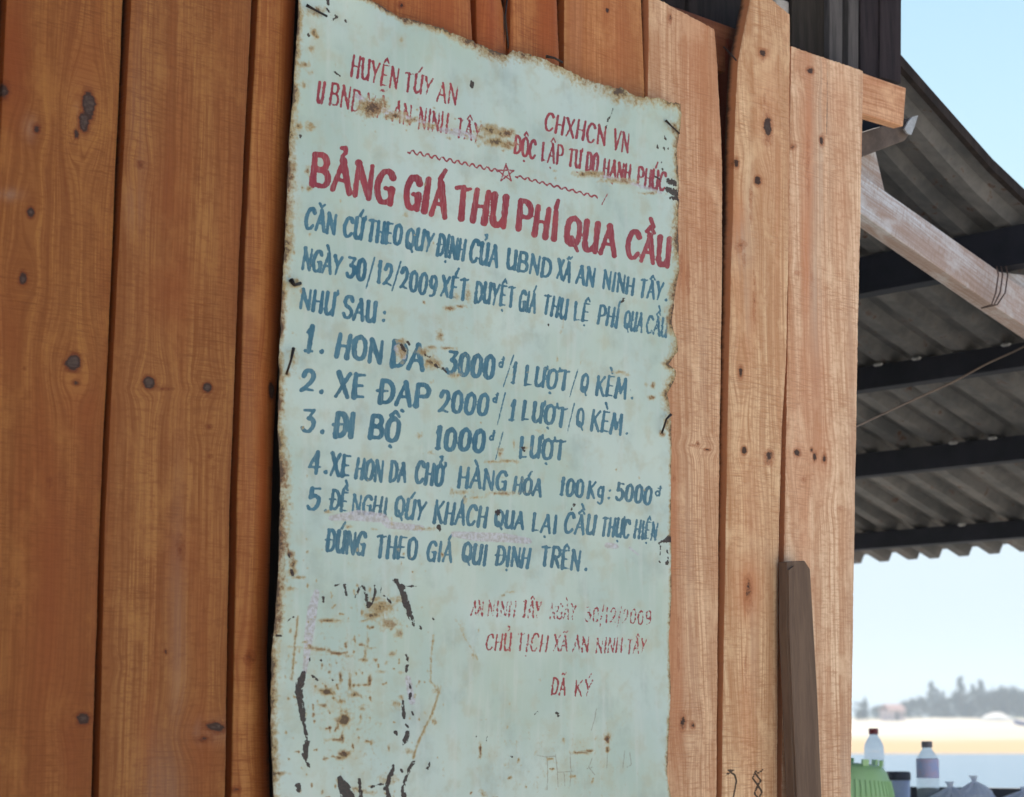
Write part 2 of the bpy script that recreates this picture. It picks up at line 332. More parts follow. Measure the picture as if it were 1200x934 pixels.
for i, p in enumerate(PL):
    vis = (p['top'][0] > -30)
    ytop = np.array(p['top'], float)
    n1 = 460
    vv = np.concatenate([np.linspace(0, 1, n1), ])
    # rows: fine down to y=960, then coarse to the feet
    frac = np.concatenate([np.linspace(0, 1, n1), np.linspace(1, 2, 14)[1:]])
    nu = 46 if i > 0 else 12
    uu = np.linspace(0, 1, nu)
    T0 = ytop[0]+(ytop[1]-ytop[0])*uu
    T0 = T0 + RNG.normal(0, .3, nu)
    Y = np.where(frac[:, None] <= 1, T0[None, :]+(960-T0[None, :])*np.minimum(frac, 1)[:, None], 960+(YB-960)*(frac[:, None]-1))
    def ext(poly):
        q = sorted(poly, key=lambda a: a[1]); (x0, y0), (x1, y1) = q[-2], q[-1]
        xe = x1+(x1-x0)/(y1-y0+1e-6)*(YB-y1)*.6; return q+[(xe, YB+5)]
    jl = blur1(RNG.normal(0, 1.2, len(frac)), 23)+RNG.normal(0, .12, len(frac)); jr = blur1(RNG.normal(0, 1.2, len(frac)), 23)+RNG.normal(0, .12, len(frac))
    Lx = img_rows(ext(p['l']), Y.ravel()).reshape(Y.shape)+jl[:, None]*.7
    Rx = img_rows(ext(p['r']), Y.ravel()).reshape(Y.shape)+jr[:, None]*.7
    X = Lx+(Rx-Lx)*uu[None, :]
    cup = .0022*np.cos(uu*math.pi*2)[None, :]*(1 if i % 2 else -1) + .0015*np.sin(frac*5+i)[:, None]
    edge = .0030*(np.exp(-uu*nu/1.3)+np.exp(-(1-uu)*nu/1.3))[None, :]        # slightly rounded arrises
    if i == 3: edge = edge+.012*np.exp(-(1-uu)*nu/9)[None, :]
    Vf = up(X, Y, p['off']+cup+edge)
    TH = .024
    V, q, sm = slab(Vf, TH, BW)
    me = bpy.data.meshes.new('plank')
    org = np.array(shack.location)
    build_np(me, V-org, q, sm)
    # grain coordinates
    s = (V-P0)@DW; z = V[:, 2]; off = (V-P0)@BW - p['off']
    nF = Vf.shape[0]*Vf.shape[1]
    px = np.empty(len(V)); py = np.empty(len(V)); px[:nF] = X.ravel(); py[:nF] = Y.ravel()
    d = V[nF:]-CO; c_, s_ = math.cos(PITCH), math.sin(PITCH); ff = d[:, 1]*c_+d[:, 2]*s_
    px[nF:] = W0+FOC*d[:, 0]/ff; py[nF:] = H0-FOC*(-d[:, 1]*s_+d[:, 2]*c_)/ff
    fl = np.zeros(len(V))
    for (x, y, rx, ry, st) in p['k']:
        if st < .4 or rx < 4: continue
        dx = (px-x)/(rx*3.0); dy = (py-y)/(ry*4.2)
        fl += -np.sign(dx)*.024*st*np.exp(-dx*dx*.8-dy*dy)*np.minimum(1, abs(dx)*1.2)
    g = np.stack([s+off*.8+fl, z, np.full(len(V), 3.7*i+1.3)], -1)
    attr(me, 'gr', 'FLOAT_VECTOR', g)
    dk = blob(px, py, p['dark'])
    if i == 9:
        for m in MARKER: dk = np.maximum(dk, line_mask(px, py, m, 1.0)*1.0)
    if i == 10:
        dk = np.maximum(dk, line_mask(px, py, [(969.5, 72), (969, 140), (967, 200)], .5)*.95)
        dk = np.maximum(dk, line_mask(px, py, [(967, 200), (965, 330)], .1)*.7)
    if i == 8: dk = np.maximum(dk, line_mask(px, py, [(795, 20), (797, 60), (808, 100), (812, 140)], .1)*.62)
    dk[nF+(len(V)-nF)//2:] = .62; dk[nF:nF+(len(V)-nF)//2] = .15  # side faces: darkening towards the back is gap shade put into the colour
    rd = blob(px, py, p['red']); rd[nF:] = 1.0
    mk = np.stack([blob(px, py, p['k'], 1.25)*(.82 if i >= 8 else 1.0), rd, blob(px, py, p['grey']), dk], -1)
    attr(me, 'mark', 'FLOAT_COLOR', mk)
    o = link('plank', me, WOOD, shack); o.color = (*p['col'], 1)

def plain_wood(me, seed, axis_v, org=(0, 0, 0)):
    """grain attributes for a plain stick of sawn timber"""
    co = np.empty(len(me.vertices)*3, np.float32); me.vertices.foreach_get('co', co); co = co.reshape(-1, 3)
    a = np.array(axis_v, float); a /= np.linalg.norm(a); h = np.cross(a, [0.31, 0.2, .93]); h /= np.linalg.norm(h); k = np.cross(a, h)
    attr(me, 'gr', 'FLOAT_VECTOR', np.stack([co@h*1.0+co@k*.8, co@a, np.full(len(co), seed)], -1))
    attr(me, 'mark', 'FLOAT_COLOR', np.zeros((len(co), 4)))

def prism_px(pts, off, depth):
    """outline traced on the plane `off` metres behind the wall face, thickened by `depth`"""
    mb = MB(); ring = [up(x, y, off) for x, y in pts]; mb.prism(ring, BW*depth); return mb
# crossbeam behind the planks, its end jutting out at the right
def beam_line(x, top): # photo row of the beam's top / bottom line
    return (103-(1062-x)*.345) if top else (147.5-(1058-x)*.305)
mb = prism_px([(1062, 103), (1058.5, 148), (1000, 130.5), (895, 98.5), (895, 45), (930, 57), (1000, 81.5)], .0275, .026)
o = mb.build('crossbeam', WOOD, shack, bevel=.002, world=True); plain_wood(o.data, 51.0, DW); o.color = (.66, .38, .22, 1)
mb = prism_px([(894, 45), (894, 98.5), (800, 70), (700, 40), (700, -20), (800, 11)], .040, .03)
o = mb.build('crossbeam', WOOD, shack, bevel=.002, world=True); plain_wood(o.data, 54.0, DW); o.color = (.17, .06, .024, 1)
mb = MB(); mb.box((-2.3, .0275, 2.84), (.17, .07, 2.93))
def walls(mb):   # rotate wall-local boxes (s, off, z) into the world
    mb.v = [tuple(P0+DW*a+BW*b+np.array([0, 0, c])) for a, b, c in mb.v]; return mb
o = walls(mb).build('crossbeam', WOOD, shack, world=True); plain_wood(o.data, 57.0, DW); o.color = (.45, .17, .06, 1)
# lower rails, corner posts
for z0 in (.35, .95):
    mb = MB(); mb.box((-2.3, .028, z0), (.82, .075, z0+.09)); o = walls(mb).build('rail', WOOD, shack, world=True); plain_wood(o.data, 60+z0, DW); o.color = (.40, .16, .06, 1)
for s0 in (-2.3, .80):
    mb = MB(); mb.box((s0, .077, 0), (s0+.08, .157, 2.75)); walls(mb).build('corner_post', old_grey, shack, world=True, bevel=.004)
# red-brown stud seen in the open joint left of the tall plank
mb = prism_px([(853, 45), (866, 50), (862, 700), (852, 960), (842, 960), (846, 400)], .034, .03)
o = mb.build('stud', WOOD, shack, world=True); plain_wood(o.data, 63.0, (0, 0, 1)); o.color = (.13, .032, .014, 1)
# inside: dark board walls and floor that close the shack
def closed(name, a, b, m):
    mb = MB(); mb.box(a, b); return walls(mb).build(name, m, shack, world=True)
closed('inner_wall', (-2.3, .16, 0), (.80, .18, 2.70), inner_m)
closed('back_wall', (-2.3, 2.4, 0), (.85, 2.43, 3.0), old_dark)
closed('side_wall', (-2.36, .16, 0), (-2.31, 2.4, 3.0), old_dark)
# dark gable boards above the crossbeam, one by one
def gable(x0a, x0b, x1a, x1b, yb0, yb1, off, th, m, ytop=-330, jut=0):
    mb = prism_px([(x0a, ytop), (x1a, ytop+4), (x1b, yb1), (x0b, yb0)], off, th); return mb.build('gable_board', m, shack, world=True, bevel=.002)
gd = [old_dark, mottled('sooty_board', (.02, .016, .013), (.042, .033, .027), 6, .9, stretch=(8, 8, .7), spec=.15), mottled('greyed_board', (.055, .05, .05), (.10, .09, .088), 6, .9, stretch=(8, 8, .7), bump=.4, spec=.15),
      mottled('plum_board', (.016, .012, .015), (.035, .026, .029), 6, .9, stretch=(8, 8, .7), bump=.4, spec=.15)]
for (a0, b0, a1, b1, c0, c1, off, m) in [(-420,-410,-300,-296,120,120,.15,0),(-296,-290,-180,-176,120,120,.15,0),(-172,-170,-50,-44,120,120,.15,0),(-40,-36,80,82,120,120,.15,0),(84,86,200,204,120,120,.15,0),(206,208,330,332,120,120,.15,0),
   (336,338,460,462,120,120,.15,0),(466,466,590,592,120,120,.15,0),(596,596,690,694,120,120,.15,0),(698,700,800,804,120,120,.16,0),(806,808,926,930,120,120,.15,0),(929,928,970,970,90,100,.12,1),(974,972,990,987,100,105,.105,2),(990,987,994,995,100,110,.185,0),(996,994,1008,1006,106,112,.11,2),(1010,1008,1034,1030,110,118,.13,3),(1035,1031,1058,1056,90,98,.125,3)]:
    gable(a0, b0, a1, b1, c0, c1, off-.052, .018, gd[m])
# shack roof: sheets over the gable, closed at the top
zt = float(up(1056, -330, .15)[2]); se = float((up(1058, -200, .15)-P0)@DW)
mb = MB(); mb.box((-2.6, .06, zt), (se, 2.6, zt+.05)); walls(mb).build('roof', roof_m, shack, world=True)
for s0 in (-1.9, -1.0, -.1, .7):
    mb = MB(); mb.box((s0, .175, zt-.08), (s0+.05, 2.5, zt-.003)); walls(mb).build('roof_joist', old_dark, shack, world=True)
# bent nail left in the joint
mb = MB(); mb.tube([up(848, 55, -.002), up(856, 63, -.02), up(863, 71, -.03)], .0016, 6); mb.build('nail', nail_m, shack, world=True)
mb = MB(); mb.tube([up(594, 0, .0), up(592, 20, -.002), up(597, 66, .006)], .0016, 6); mb.build('nail', nail_m, shack, world=True)

# ------------------------------------------------------------------ the painted notice
SL = [(353,-28),(351,0),(344,100),(339,170),(333,300),(328,400),(326,500),(328.5,560),(327,650),(323,720),(318,770),(317,840),(321,934),(320,1010)]
SR = [(797,120),(799,132),(797,150),(793.5,180),(796,225),(795,255),(794,275),(796,317),(791,345),(787,380),(794,400),(794,412),(783,427),(792,434),(791,446),(783,462),(786,485),(787,520),(786,600),(787,700),(784,750),(786,813),(783,875),(782,910),(786,934),(784,1010)]
ST = [(352,-30),(400,-12),(435,0),(470,19),(500,27),(520,32),(535,40),(552,46),(570,54),(590,62),(597,65),(603,59),(612,60),(630,66),(642,70),(660,78),(690,93),(720,102),(730,102),(742,111),(750,113),(775,115),(791,120),(799,122)]
NU, NV = 400, 850
u = np.linspace(0, 1, NU); v = np.linspace(0, 1, NV)
Tx = 352+(798-352)*u
T = np.interp(Tx, [a for a, b in ST], [b for a, b in ST]); T = T+np.abs(blur1(RNG.normal(0, 2.0, NU), 9))+np.abs(blur1(RNG.normal(0, 1.6, NU), 3))*.8-.8
BOT = 1005+blur1(RNG.normal(0, 3, NU), 5)
Y = T[None, :]+(BOT-T)[None, :]*v[:, None]
def ragged(n, a):
    r = blur1(RNG.normal(0, 2.0*a, n), 31)+blur1(RNG.normal(0, 1.1*a, n), 6)+RNG.normal(0, .25*a, n)
    for _ in range(9):
        c, w_ = RNG.uniform(0, n), RNG.uniform(2, 9); r -= RNG.uniform(.5, 2.6)*a*np.clip(1-(np.abs(np.arange(n)-c)/w_)**3, 0, 1)
    return r
amp = np.interp(np.linspace(0, 985, NV), [0, 380, 440, 985], [1, 1.1, .45, .45])
jl = -ragged(NV, .5); jr = ragged(NV, .55)*amp
Lx = img_rows(SL, Y.ravel()).reshape(Y.shape)+jl[:, None]; Rx = img_rows(SR, Y.ravel()).reshape(Y.shape)+jr[:, None]
X = Lx+(Rx-Lx)*u[None, :]
# which stroke letters: x 0..10, y 0..10; '!' thin stroke, '~' smooth curve
G = {
'A': ['!0 0 5 10', '5 10 9.6 0', '!2 3.6 7.8 3.6'],
'B': ['1 0 1 10', '~1 9.8 6 10 8 8 6.5 5.8 1.2 5.3', '~1.2 5.3 7.5 5 9.5 2.8 7.5 .4 1 .2'],
'C': ['~9 8.2 7 10 3.5 9.6 1 6.5 .8 3.2 3 .2 6.5 .2 9 2'],
'D': ['1.2 0 1.2 10', '~1 9.9 6 9.6 9 7 9 3 6 .4 1 .1'],
'E': ['1.2 0 1.2 10', '!1 9.7 8.8 9.9', '!1 5.2 7.5 5.2', '!1 .3 9 .3'],
'G': ['~9 8.4 7 10 3.5 9.6 1 6.5 .8 3.2 3 .2 6.3 .2 8.6 1.6', '8.8 4.6 8.8 0', '!5.4 4.6 9.4 4.6'],
'H': ['1 0 1.4 10', '8.6 0 9 10', '!1.2 4.8 8.8 5.2'],
'I': ['5 0 5 10'],
'K': ['1.2 0 1.2 10', '!8.8 10 1.6 4.6', '3.2 5.8 9.2 0'],
'L': ['1.5 10 1.5 0', '!1.3 .4 8.8 .6'],
'M': ['.4 0 1.6 10', '1.6 10 5 2.5', '!5 2.5 8.4 10', '8.4 10 9.6 0'],
'N': ['!1 0 1 10', '1 10 8.6 .3', '!8.9 0 8.9 10'],
'O': ['~5 10 1.6 8.6 .8 5 1.8 1.2 5 0 8.2 1.2 9.2 5 8.2 8.6 5 10'],
'P': ['1.4 0 1.4 10', '~1.2 9.8 6 10.1 9 8 8 5 1.6 4.4'],
'Q': ['~5 10 1.6 8.6 .8 5 1.8 1.6 5 .6 8.2 1.6 9.2 5 8.2 8.6 5 10', '!4.6 3 9.4 -1.2'],
'R': ['1.4 0 1.4 10', '~1.2 9.8 6 10.1 9 8 8 5.4 1.6 4.8', '4.6 5 9.2 0'],
'S': ['~9 8.3 7 10 3.2 9.8 1.2 7.6 3.2 5.6 7 4.6 9 2.6 7 .2 3 .1 .8 1.8'],
'T': ['5 0 5 10', '!.3 9.4 3 10 7 9.4 9.8 9.9'],
'U': ['1.2 10 1.2 2.4', '~1.2 2.4 2.4 .4 4.8 .1 7.4 1.6 8.6 3', '8.8 10 8.8 0'],
'V': ['.6 10 4.8 0', '!4.8 0 9.4 10'],
'X': ['1 10 9 0', '!9 10 .8 0'],
'Y': ['.8 10 4.4 4.6', '!9.2 10 4.6 4.4 3.2 0'],
'0': ['~5 10 2 8.6 1.2 5 2 1.2 5 0 8 1.2 8.8 5 8 8.6 5 10'],
'1': ['5.4 10 5.4 0', '!5.2 9.8 2.2 7.6', '!2.6 .2 8.2 .2'],
'2': ['~1.4 7.4 3 9.8 6.4 9.8 8.4 7.6 7 4.6 3.6 1.8 1 .4', '!1 .3 4 1 9.2 .4'],
'3': ['!1.4 9.7 8.4 9.7 4.8 6', '~4.6 6 8 5.4 8.8 2.8 6.4 .2 3 .2 1 1.6'],
'4': ['!6.4 10 .8 3', '!.6 3 9.6 3', '6.6 10 6.6 0'],
'5': ['!8.6 9.8 2.4 9.8', '2.4 9.8 1.8 5.6', '~1.8 5.6 5 6.4 8.4 5.2 8.6 2 6 .1 2.8 .1 1 1.5'],
'9': ['~8.4 6.4 6.4 4.4 3 4.8 1.6 7.2 3 9.6 6 9.9 8.4 8.2 8.6 4 7 1 3 .1'],
'/': ['!8 12 2 -3'], '.': ['4 .2 5.4 .6'], ':': ['4 .4 5 .8', '4 5 5 5.4'],
'd': ['~7.4 3.4 5 5 2.6 3.8 2.6 1.2 5 0 7.4 1.6', '7.6 10 7.6 0', '!4.4 8 10 8'],
'g': ['~8 5.6 5 7 2 5.4 2 2.4 5 1 8 2.8', '~8.2 7 8.2 -1 5.6 -3 2 -2'],
}
WID = {'I': .42, '1': .62, '/': .5, '.': .32, ':': .32, 'M': 1.25, 'E': .85, 'L': .8, 'T': .95, 'd': .6, 'g': .9}
def catmull(P, n=6):
    P = np.array(P); Q = np.vstack([2*P[0]-P[1], P, 2*P[-1]-P[-2]]); out = []
    for i in range(1, len(Q)-2):
        for k in range(n):
            t = k/n; a, b, c, d = Q[i-1], Q[i], Q[i+1], Q[i+2]
            out.append(.5*((2*b)+(-a+c)*t+(2*a-5*b+4*c-d)*t*t+(-a+3*b-3*c+d)*t**3))
    out.append(P[-1]); return out
def parse(s):
    thin = s[0] == '!'; sm = s[0] == '~'; s = s.lstrip('!~'); n = list(map(float, s.split()))
    P = [(n[i]/10, n[i+1]/10) for i in range(0, len(n), 2)]
    return thin, (catmull(P) if sm else [np.array(p) for p in P])
ACC = {'\u0301': [[(.42, 1.14), (.72, 1.44)]], '\u0300': [[(.2, 1.42), (.52, 1.14)]], '\u0309': [[(.35, 1.4), (.58, 1.42), (.6, 1.26), (.42, 1.14)]],
       '\u0303': [[(.15, 1.2), (.35, 1.32), (.6, 1.2), (.85, 1.34)]], '\u0302': [[(.2, 1.12), (.5, 1.34), (.82, 1.12)]], '\u0306': [[(.2, 1.34), (.45, 1.16), (.8, 1.34)]],
       '\u0323': [[(.46, -.24), (.54, -.28)]], '\u031b': [[(.9, .9), (1.12, 1.0), (1.1, 1.14)]]}
MX0, MX1, MY0, MY1 = 300, 820, -40, 1012           # fine distance-field canvas in photo pixels
RS = 2.0
fw, fh = int((MX1-MX0)*RS), int((MY1-MY0)*RS)
def canvas(): return np.full((fh, fw), 9.0, np.float32)
cR, cB, cK, cL, cS = canvas(), canvas(), canvas(), canvas(), canvas()
def stroke(cv, pts, wd):
    """polyline with per-point half width"""
    if not hasattr(wd, '__len__'): wd = [wd]*len(pts)
    for (a, b, wa, wb) in zip(pts[:-1], pts[1:], wd[:-1], wd[1:]):
        m = max(wa, wb)+5
        x0 = max(0, int((min(a[0], b[0])-m-MX0)*RS)); x1 = min(fw, int((max(a[0], b[0])+m-MX0)*RS)+1)
        y0 = max(0, int((min(a[1], b[1])-m-MY0)*RS)); y1 = min(fh, int((max(a[1], b[1])+m-MY0)*RS)+1)
        if x1 <= x0 or y1 <= y0: continue
        yy, xx = np.mgrid[y0:y1, x0:x1]; xx = xx/RS+MX0; yy = yy/RS+MY0
        cv[y0:y1, x0:x1] = np.minimum(cv[y0:y1, x0:x1], seg_dist(xx, yy, a, b, wa, wb))
rj = random.Random(5); WK = .66
def word(cv, txt, x0, t0, b0, x1, t1, b1, wd, slant=.10, thin=.62):
    seq = []
    for ch in unicodedata.normalize('NFD', txt):
        if ch in ACC: seq[-1][1].append(ch)
        elif ch == 'Đ': seq.append(['D', ['bar']])
        else: seq.append([ch, []])
    x0 += wd*.42; x1 -= wd*.36
    ws = [WID.get(c, 1) for c, _ in seq]; gap = .24; tot = sum(ws)+gap*(len(ws)-1); pos = 0
    for (ch, ac), cw in zip(seq, ws):
        jy = rj.uniform(-.03, .03); js = rj.uniform(-.03, .04); jh = rj.uniform(.97, 1.04)
        def mp(p):
            f = (pos+p[0]*cw)/tot; yy = p[1]*jh+jy
            tt = t0+(t1-t0)*f; bb = b0+(b1-b0)*f; h = bb-tt
            return (x0+(x1-x0)*f+(slant+js)*h*(yy-.5), bb-h*yy)
        strokes = [parse(s) for s in G[ch]]
        acp = [(1, [np.array(q) for q in l]) for a in ac if a in ACC for l in ACC[a]]
        if 'bar' in ac: acp.append((1, [np.array((-.18, .5)), np.array((.55, .54))]))
        stk = [a for a in ac if a in ('\u0301', '\u0300', '\u0303', '\u0309')]
        if '\u0302' in ac and stk:
            acp = [(t_, [q+np.array((.22, .2)) if (q[1] > 1.1 and k == ac.index(stk[0])) else q for q in l]) for k, (t_, l) in enumerate(acp)]
        for th, P in strokes+acp:
            Q = []
            for a, b in zip(P[:-1], P[1:]):
                n = max(1, int(np.hypot(*(np.array(mp(a))-np.array(mp(b))))/3)); Q += [mp(a+(b-a)*k/n) for k in range(n)]
            Q.append(mp(P[-1])); hw = []
            for k in range(len(Q)):
                a, b = Q[max(0, k-1)], Q[min(len(Q)-1, k+1)]; dx, dy = b[0]-a[0], b[1]-a[1]; l = math.hypot(dx, dy)+1e-6
                e = k/(len(Q)-1) if len(Q) > 1 else .5
                hw.append(WK*wd*((thin if th else .86)+.2*abs(dy)/l)*(1-.22*e)*rj.uniform(.92, 1.06))
            stroke(cv, Q, hw)
        pos += cw+gap
R = [  # text, left x, top, bottom, right x, top, bottom
('HUYỆN',411,65,89,468,79,104,2.7),('TÚY',473,84,106,508,92,112,2.7),('AN',512,95,118,537,101,123,2.4),
('U',371,96,119,381,97,121,3.2),('BND',386,98,122,424,106,131,2.8),('XÃ',428,109,134,455,115,140,2.4),('AN',460,119,142,483,123,147,2.6),('NINH',490,126,150,526,134,156,2.6),('TÂY',534,138,160,565,146,167,2.6),
('CHXHCN',638,132,152,711,149,171,2.8),('VN',718,152,175,738,157,179,2.5),
('ĐỘC',602,159,179,629,165,187,2.9),('LẬP',634,167,189,661,171,192,2.6),('TỰ',665,174,194,682,176,197,2.6),('DO',686,179,200,702,181,204,3.0),('HẠNH',706,186,207,740,193,212,2.8),('PHÚC',746,196,216,781,203,225,2.8),
('BẢNG',363,180,216,464,202,239,6.6),('GIÁ',473,205,242,526,217,254,6.6),('THU',531,219,254,596,231,266,6.4),('PHÍ',604,236,268,656,249,281,6.0),('QUA',661,253,287,724,266,299,5.8),('CẦU',733,270,301,787,281,312,5.4),
('AN',552,704,721,567,704,722,1.9),('NINH',571,704,722,605,705,723,1.9),('TÂY',611,704,723,635,705,724,2.4),('NGÀY',644,707,725,676,708,726,1.7),('30/12/2009',685,711,728,764,716,732,1.8),
('CHỦ',569,744,761,600,743,763,2.2),('TỊCH',605,743,763,643,744,763,2.1),('XÃ',648,744,763,666,745,763,2.1),('AN',671,746,764,691,746,764,2.2),('NINH',698,748,765,730,748,765,1.9),('TÂY',734,748,766,758,749,766,1.8),
('ĐÃ',646,795,814,664,795,815,2.3),('KÝ',673,796,815,695,797,816,2.0),
]
B = [
('CĂN',357,244,267,395,251,274,3.6),('CỨ',402,254,276,427,258,281,3.5),('THEO',430,257,281,472,265,287,3.4),('QUY',475,267,291,509,274,295,3.2),('ĐỊNH',512,275,299,546,282,305,3.1),('CỦA',550,282,307,585,288,312,3.3),
('UBND',593,292,315,647,305,325,3.1),('XÃ',652,305,326,670,308,330,3.0),('AN',675,311,331,698,315,336,3.1),('NINH',706,317,338,744,326,345,2.7),('TÂY',749,327,347,778,332,352,2.7),('.',780,332,351,784,333,352,2.7),
('NGÀY',354,291,315,402,301,322,3.3),('30',405,301,324,430,306,329,3.8),('/',429,306,330,439,308,334,2.4),('12',440,307,331,461,312,335,3.4),('/',459,310,333,470,312,338,2.4),('2009',468,313,337,513,325,348,3.2),
('XÉT',516,324,346,549,328,352,3.2),('DUYỆT',556,330,354,604,337,360,2.9),('GIÁ',608,341,364,629,344,366,2.6),('THU',636,346,367,666,351,374,2.7),('LỆ',672,354,375,692,357,377,2.6),('PHÍ',700,359,379,726,363,384,2.7),('QUA',731,365,386,754,369,390,2.3),('CẦU',757,370,390,783,375,396,2.3),
('NHƯ',351,339,361,394,344,369,3.5),('SAU',401,347,372,442,354,377,3.6),(':',447,356,376,455,357,378,3.4),
('1',354,384,412,372,385,413,4.6),('.',375,386,412,383,387,413,4.4),('HON',393,391,417,450,400,425,4.6),('DA',457,401,429,499,407,433,5.0),('3000',522,411,436,581,419,444,4.2),('d',583,418,430,592,419,431,2.0),
('/',590,421,446,602,421,446,1.9),('1',598,426,449,607,427,450,3.0),('LƯỢT',614,429,451,668,435,457,3.2),('/',667,437,459,678,437,459,1.9),('Q',680,439,460,690,440,461,2.8),('KÈM',698,440,462,735,444,467,2.9),('.',739,446,467,745,446,467,2.4),
('2',351,434,459,371,435,459,4.4),('.',374,435,459,382,435,460,4.4),('XE',392,436,464,430,439,466,4.7),('ĐẠP',443,445,471,505,452,477,4.6),('2000',513,458,482,574,463,487,3.8),('d',576,460,471,585,461,472,2.0),
('/',582,465,491,593,465,491,1.9),('1',595,469,492,607,469,492,3.4),('LƯỢT',611,471,492,665,478,500,3.4),('/',664,477,500,674,477,500,1.8),('Q',675,479,501,685,480,502,2.6),('KÈM',692,481,504,730,486,509,2.9),('.',733,487,508,739,488,509,2.4),
('3',352,481,506,371,481,506,4.0),('.',375,483,506,383,483,507,4.2),('ĐI',391,484,511,417,485,512,5.0),('BỘ',432,487,513,470,491,517,4.6),('1000',508,502,526,570,505,529,4.3),('d',572,505,516,581,505,516,2.0),
('/',580,511,533,590,511,533,1.9),('LƯỢT',608,512,536,663,517,538,3.4),
('4',360,529,554,378,530,554,4.0),('.',380,530,553,386,530,554,3.8),('XE',386,531,556,412,534,558,3.8),('HON',416,538,560,450,541,564,3.3),('DA',456,541,564,477,544,565,3.2),('CHỞ',486,541,566,521,546,569,3.6),('HÀNG',536,547,570,595,554,575,3.3),('HÓA',601,559,577,636,562,581,3.1),
('100',655,561,580,685,564,583,3.0),('K',688,564,583,699,565,584,2.8),('g',699,565,584,709,565,584,2.4),(':',712,566,584,718,566,585,2.4),('5000',721,566,585,765,571,591,3.0),('d',766,570,581,776,570,581,1.9),
('5',359,572,597,377,572,597,3.9),('.',380,575,599,386,575,599,3.0),('ĐỀ',387,574,596,409,578,600,3.2),('NGHỊ',412,580,601,455,584,604,2.9),('QÚY',462,582,606,500,589,609,3.1),('KHÁCH',508,587,612,572,595,617,3.2),
('QUA',579,598,617,615,602,620,3.1),('LẠI',623,602,622,654,605,625,3.0),('CẦU',661,602,624,699,606,627,3.0),('THỰC',704,606,627,739,610,631,2.7),('HIỆN',743,610,630,771,613,633,2.4),
('ĐÚNG',382,621,645,429,626,651,3.4),('THEO',440,627,652,490,632,655,3.3),('GIÁ',500,634,656,531,637,659,3.0),('QUI',541,637,659,572,640,662,3.2),('ĐỊNH',581,640,661,622,643,665,3.1),('TRÊN',633,640,662,681,646,668,3.1),('.',685,648,667,690,648,668,3.0),
]
for t in R: word(cR, *t)
WK = .75
stroke(cR, [(705, 240), (712, 227)], .9)
for t in B: word(cB, *t, slant=.12)
# wavy divider with a star
wv = []
for k in range(49):
    f = k/48; x = 478+(583-478)*f; wv.append((x, 177+(200-177)*f+(2.2 if k % 4 < 2 else -2.0)*(1 if k % 2 else .6)))
stroke(cR, wv, 1.15)
wv = [(604+(700-604)*k/44, 206+(231-206)*k/44+(1.6 if k % 4 < 2 else -1.6)*(1 if k % 2 else .6)) for k in range(45)]
stroke(cR, wv, 1.15)
st = [(593+11*math.sin(math.radians(144*k))*.95, 203-11*math.cos(math.radians(144*k))) for k in range(6)]
stroke(cR, st, 1.0)
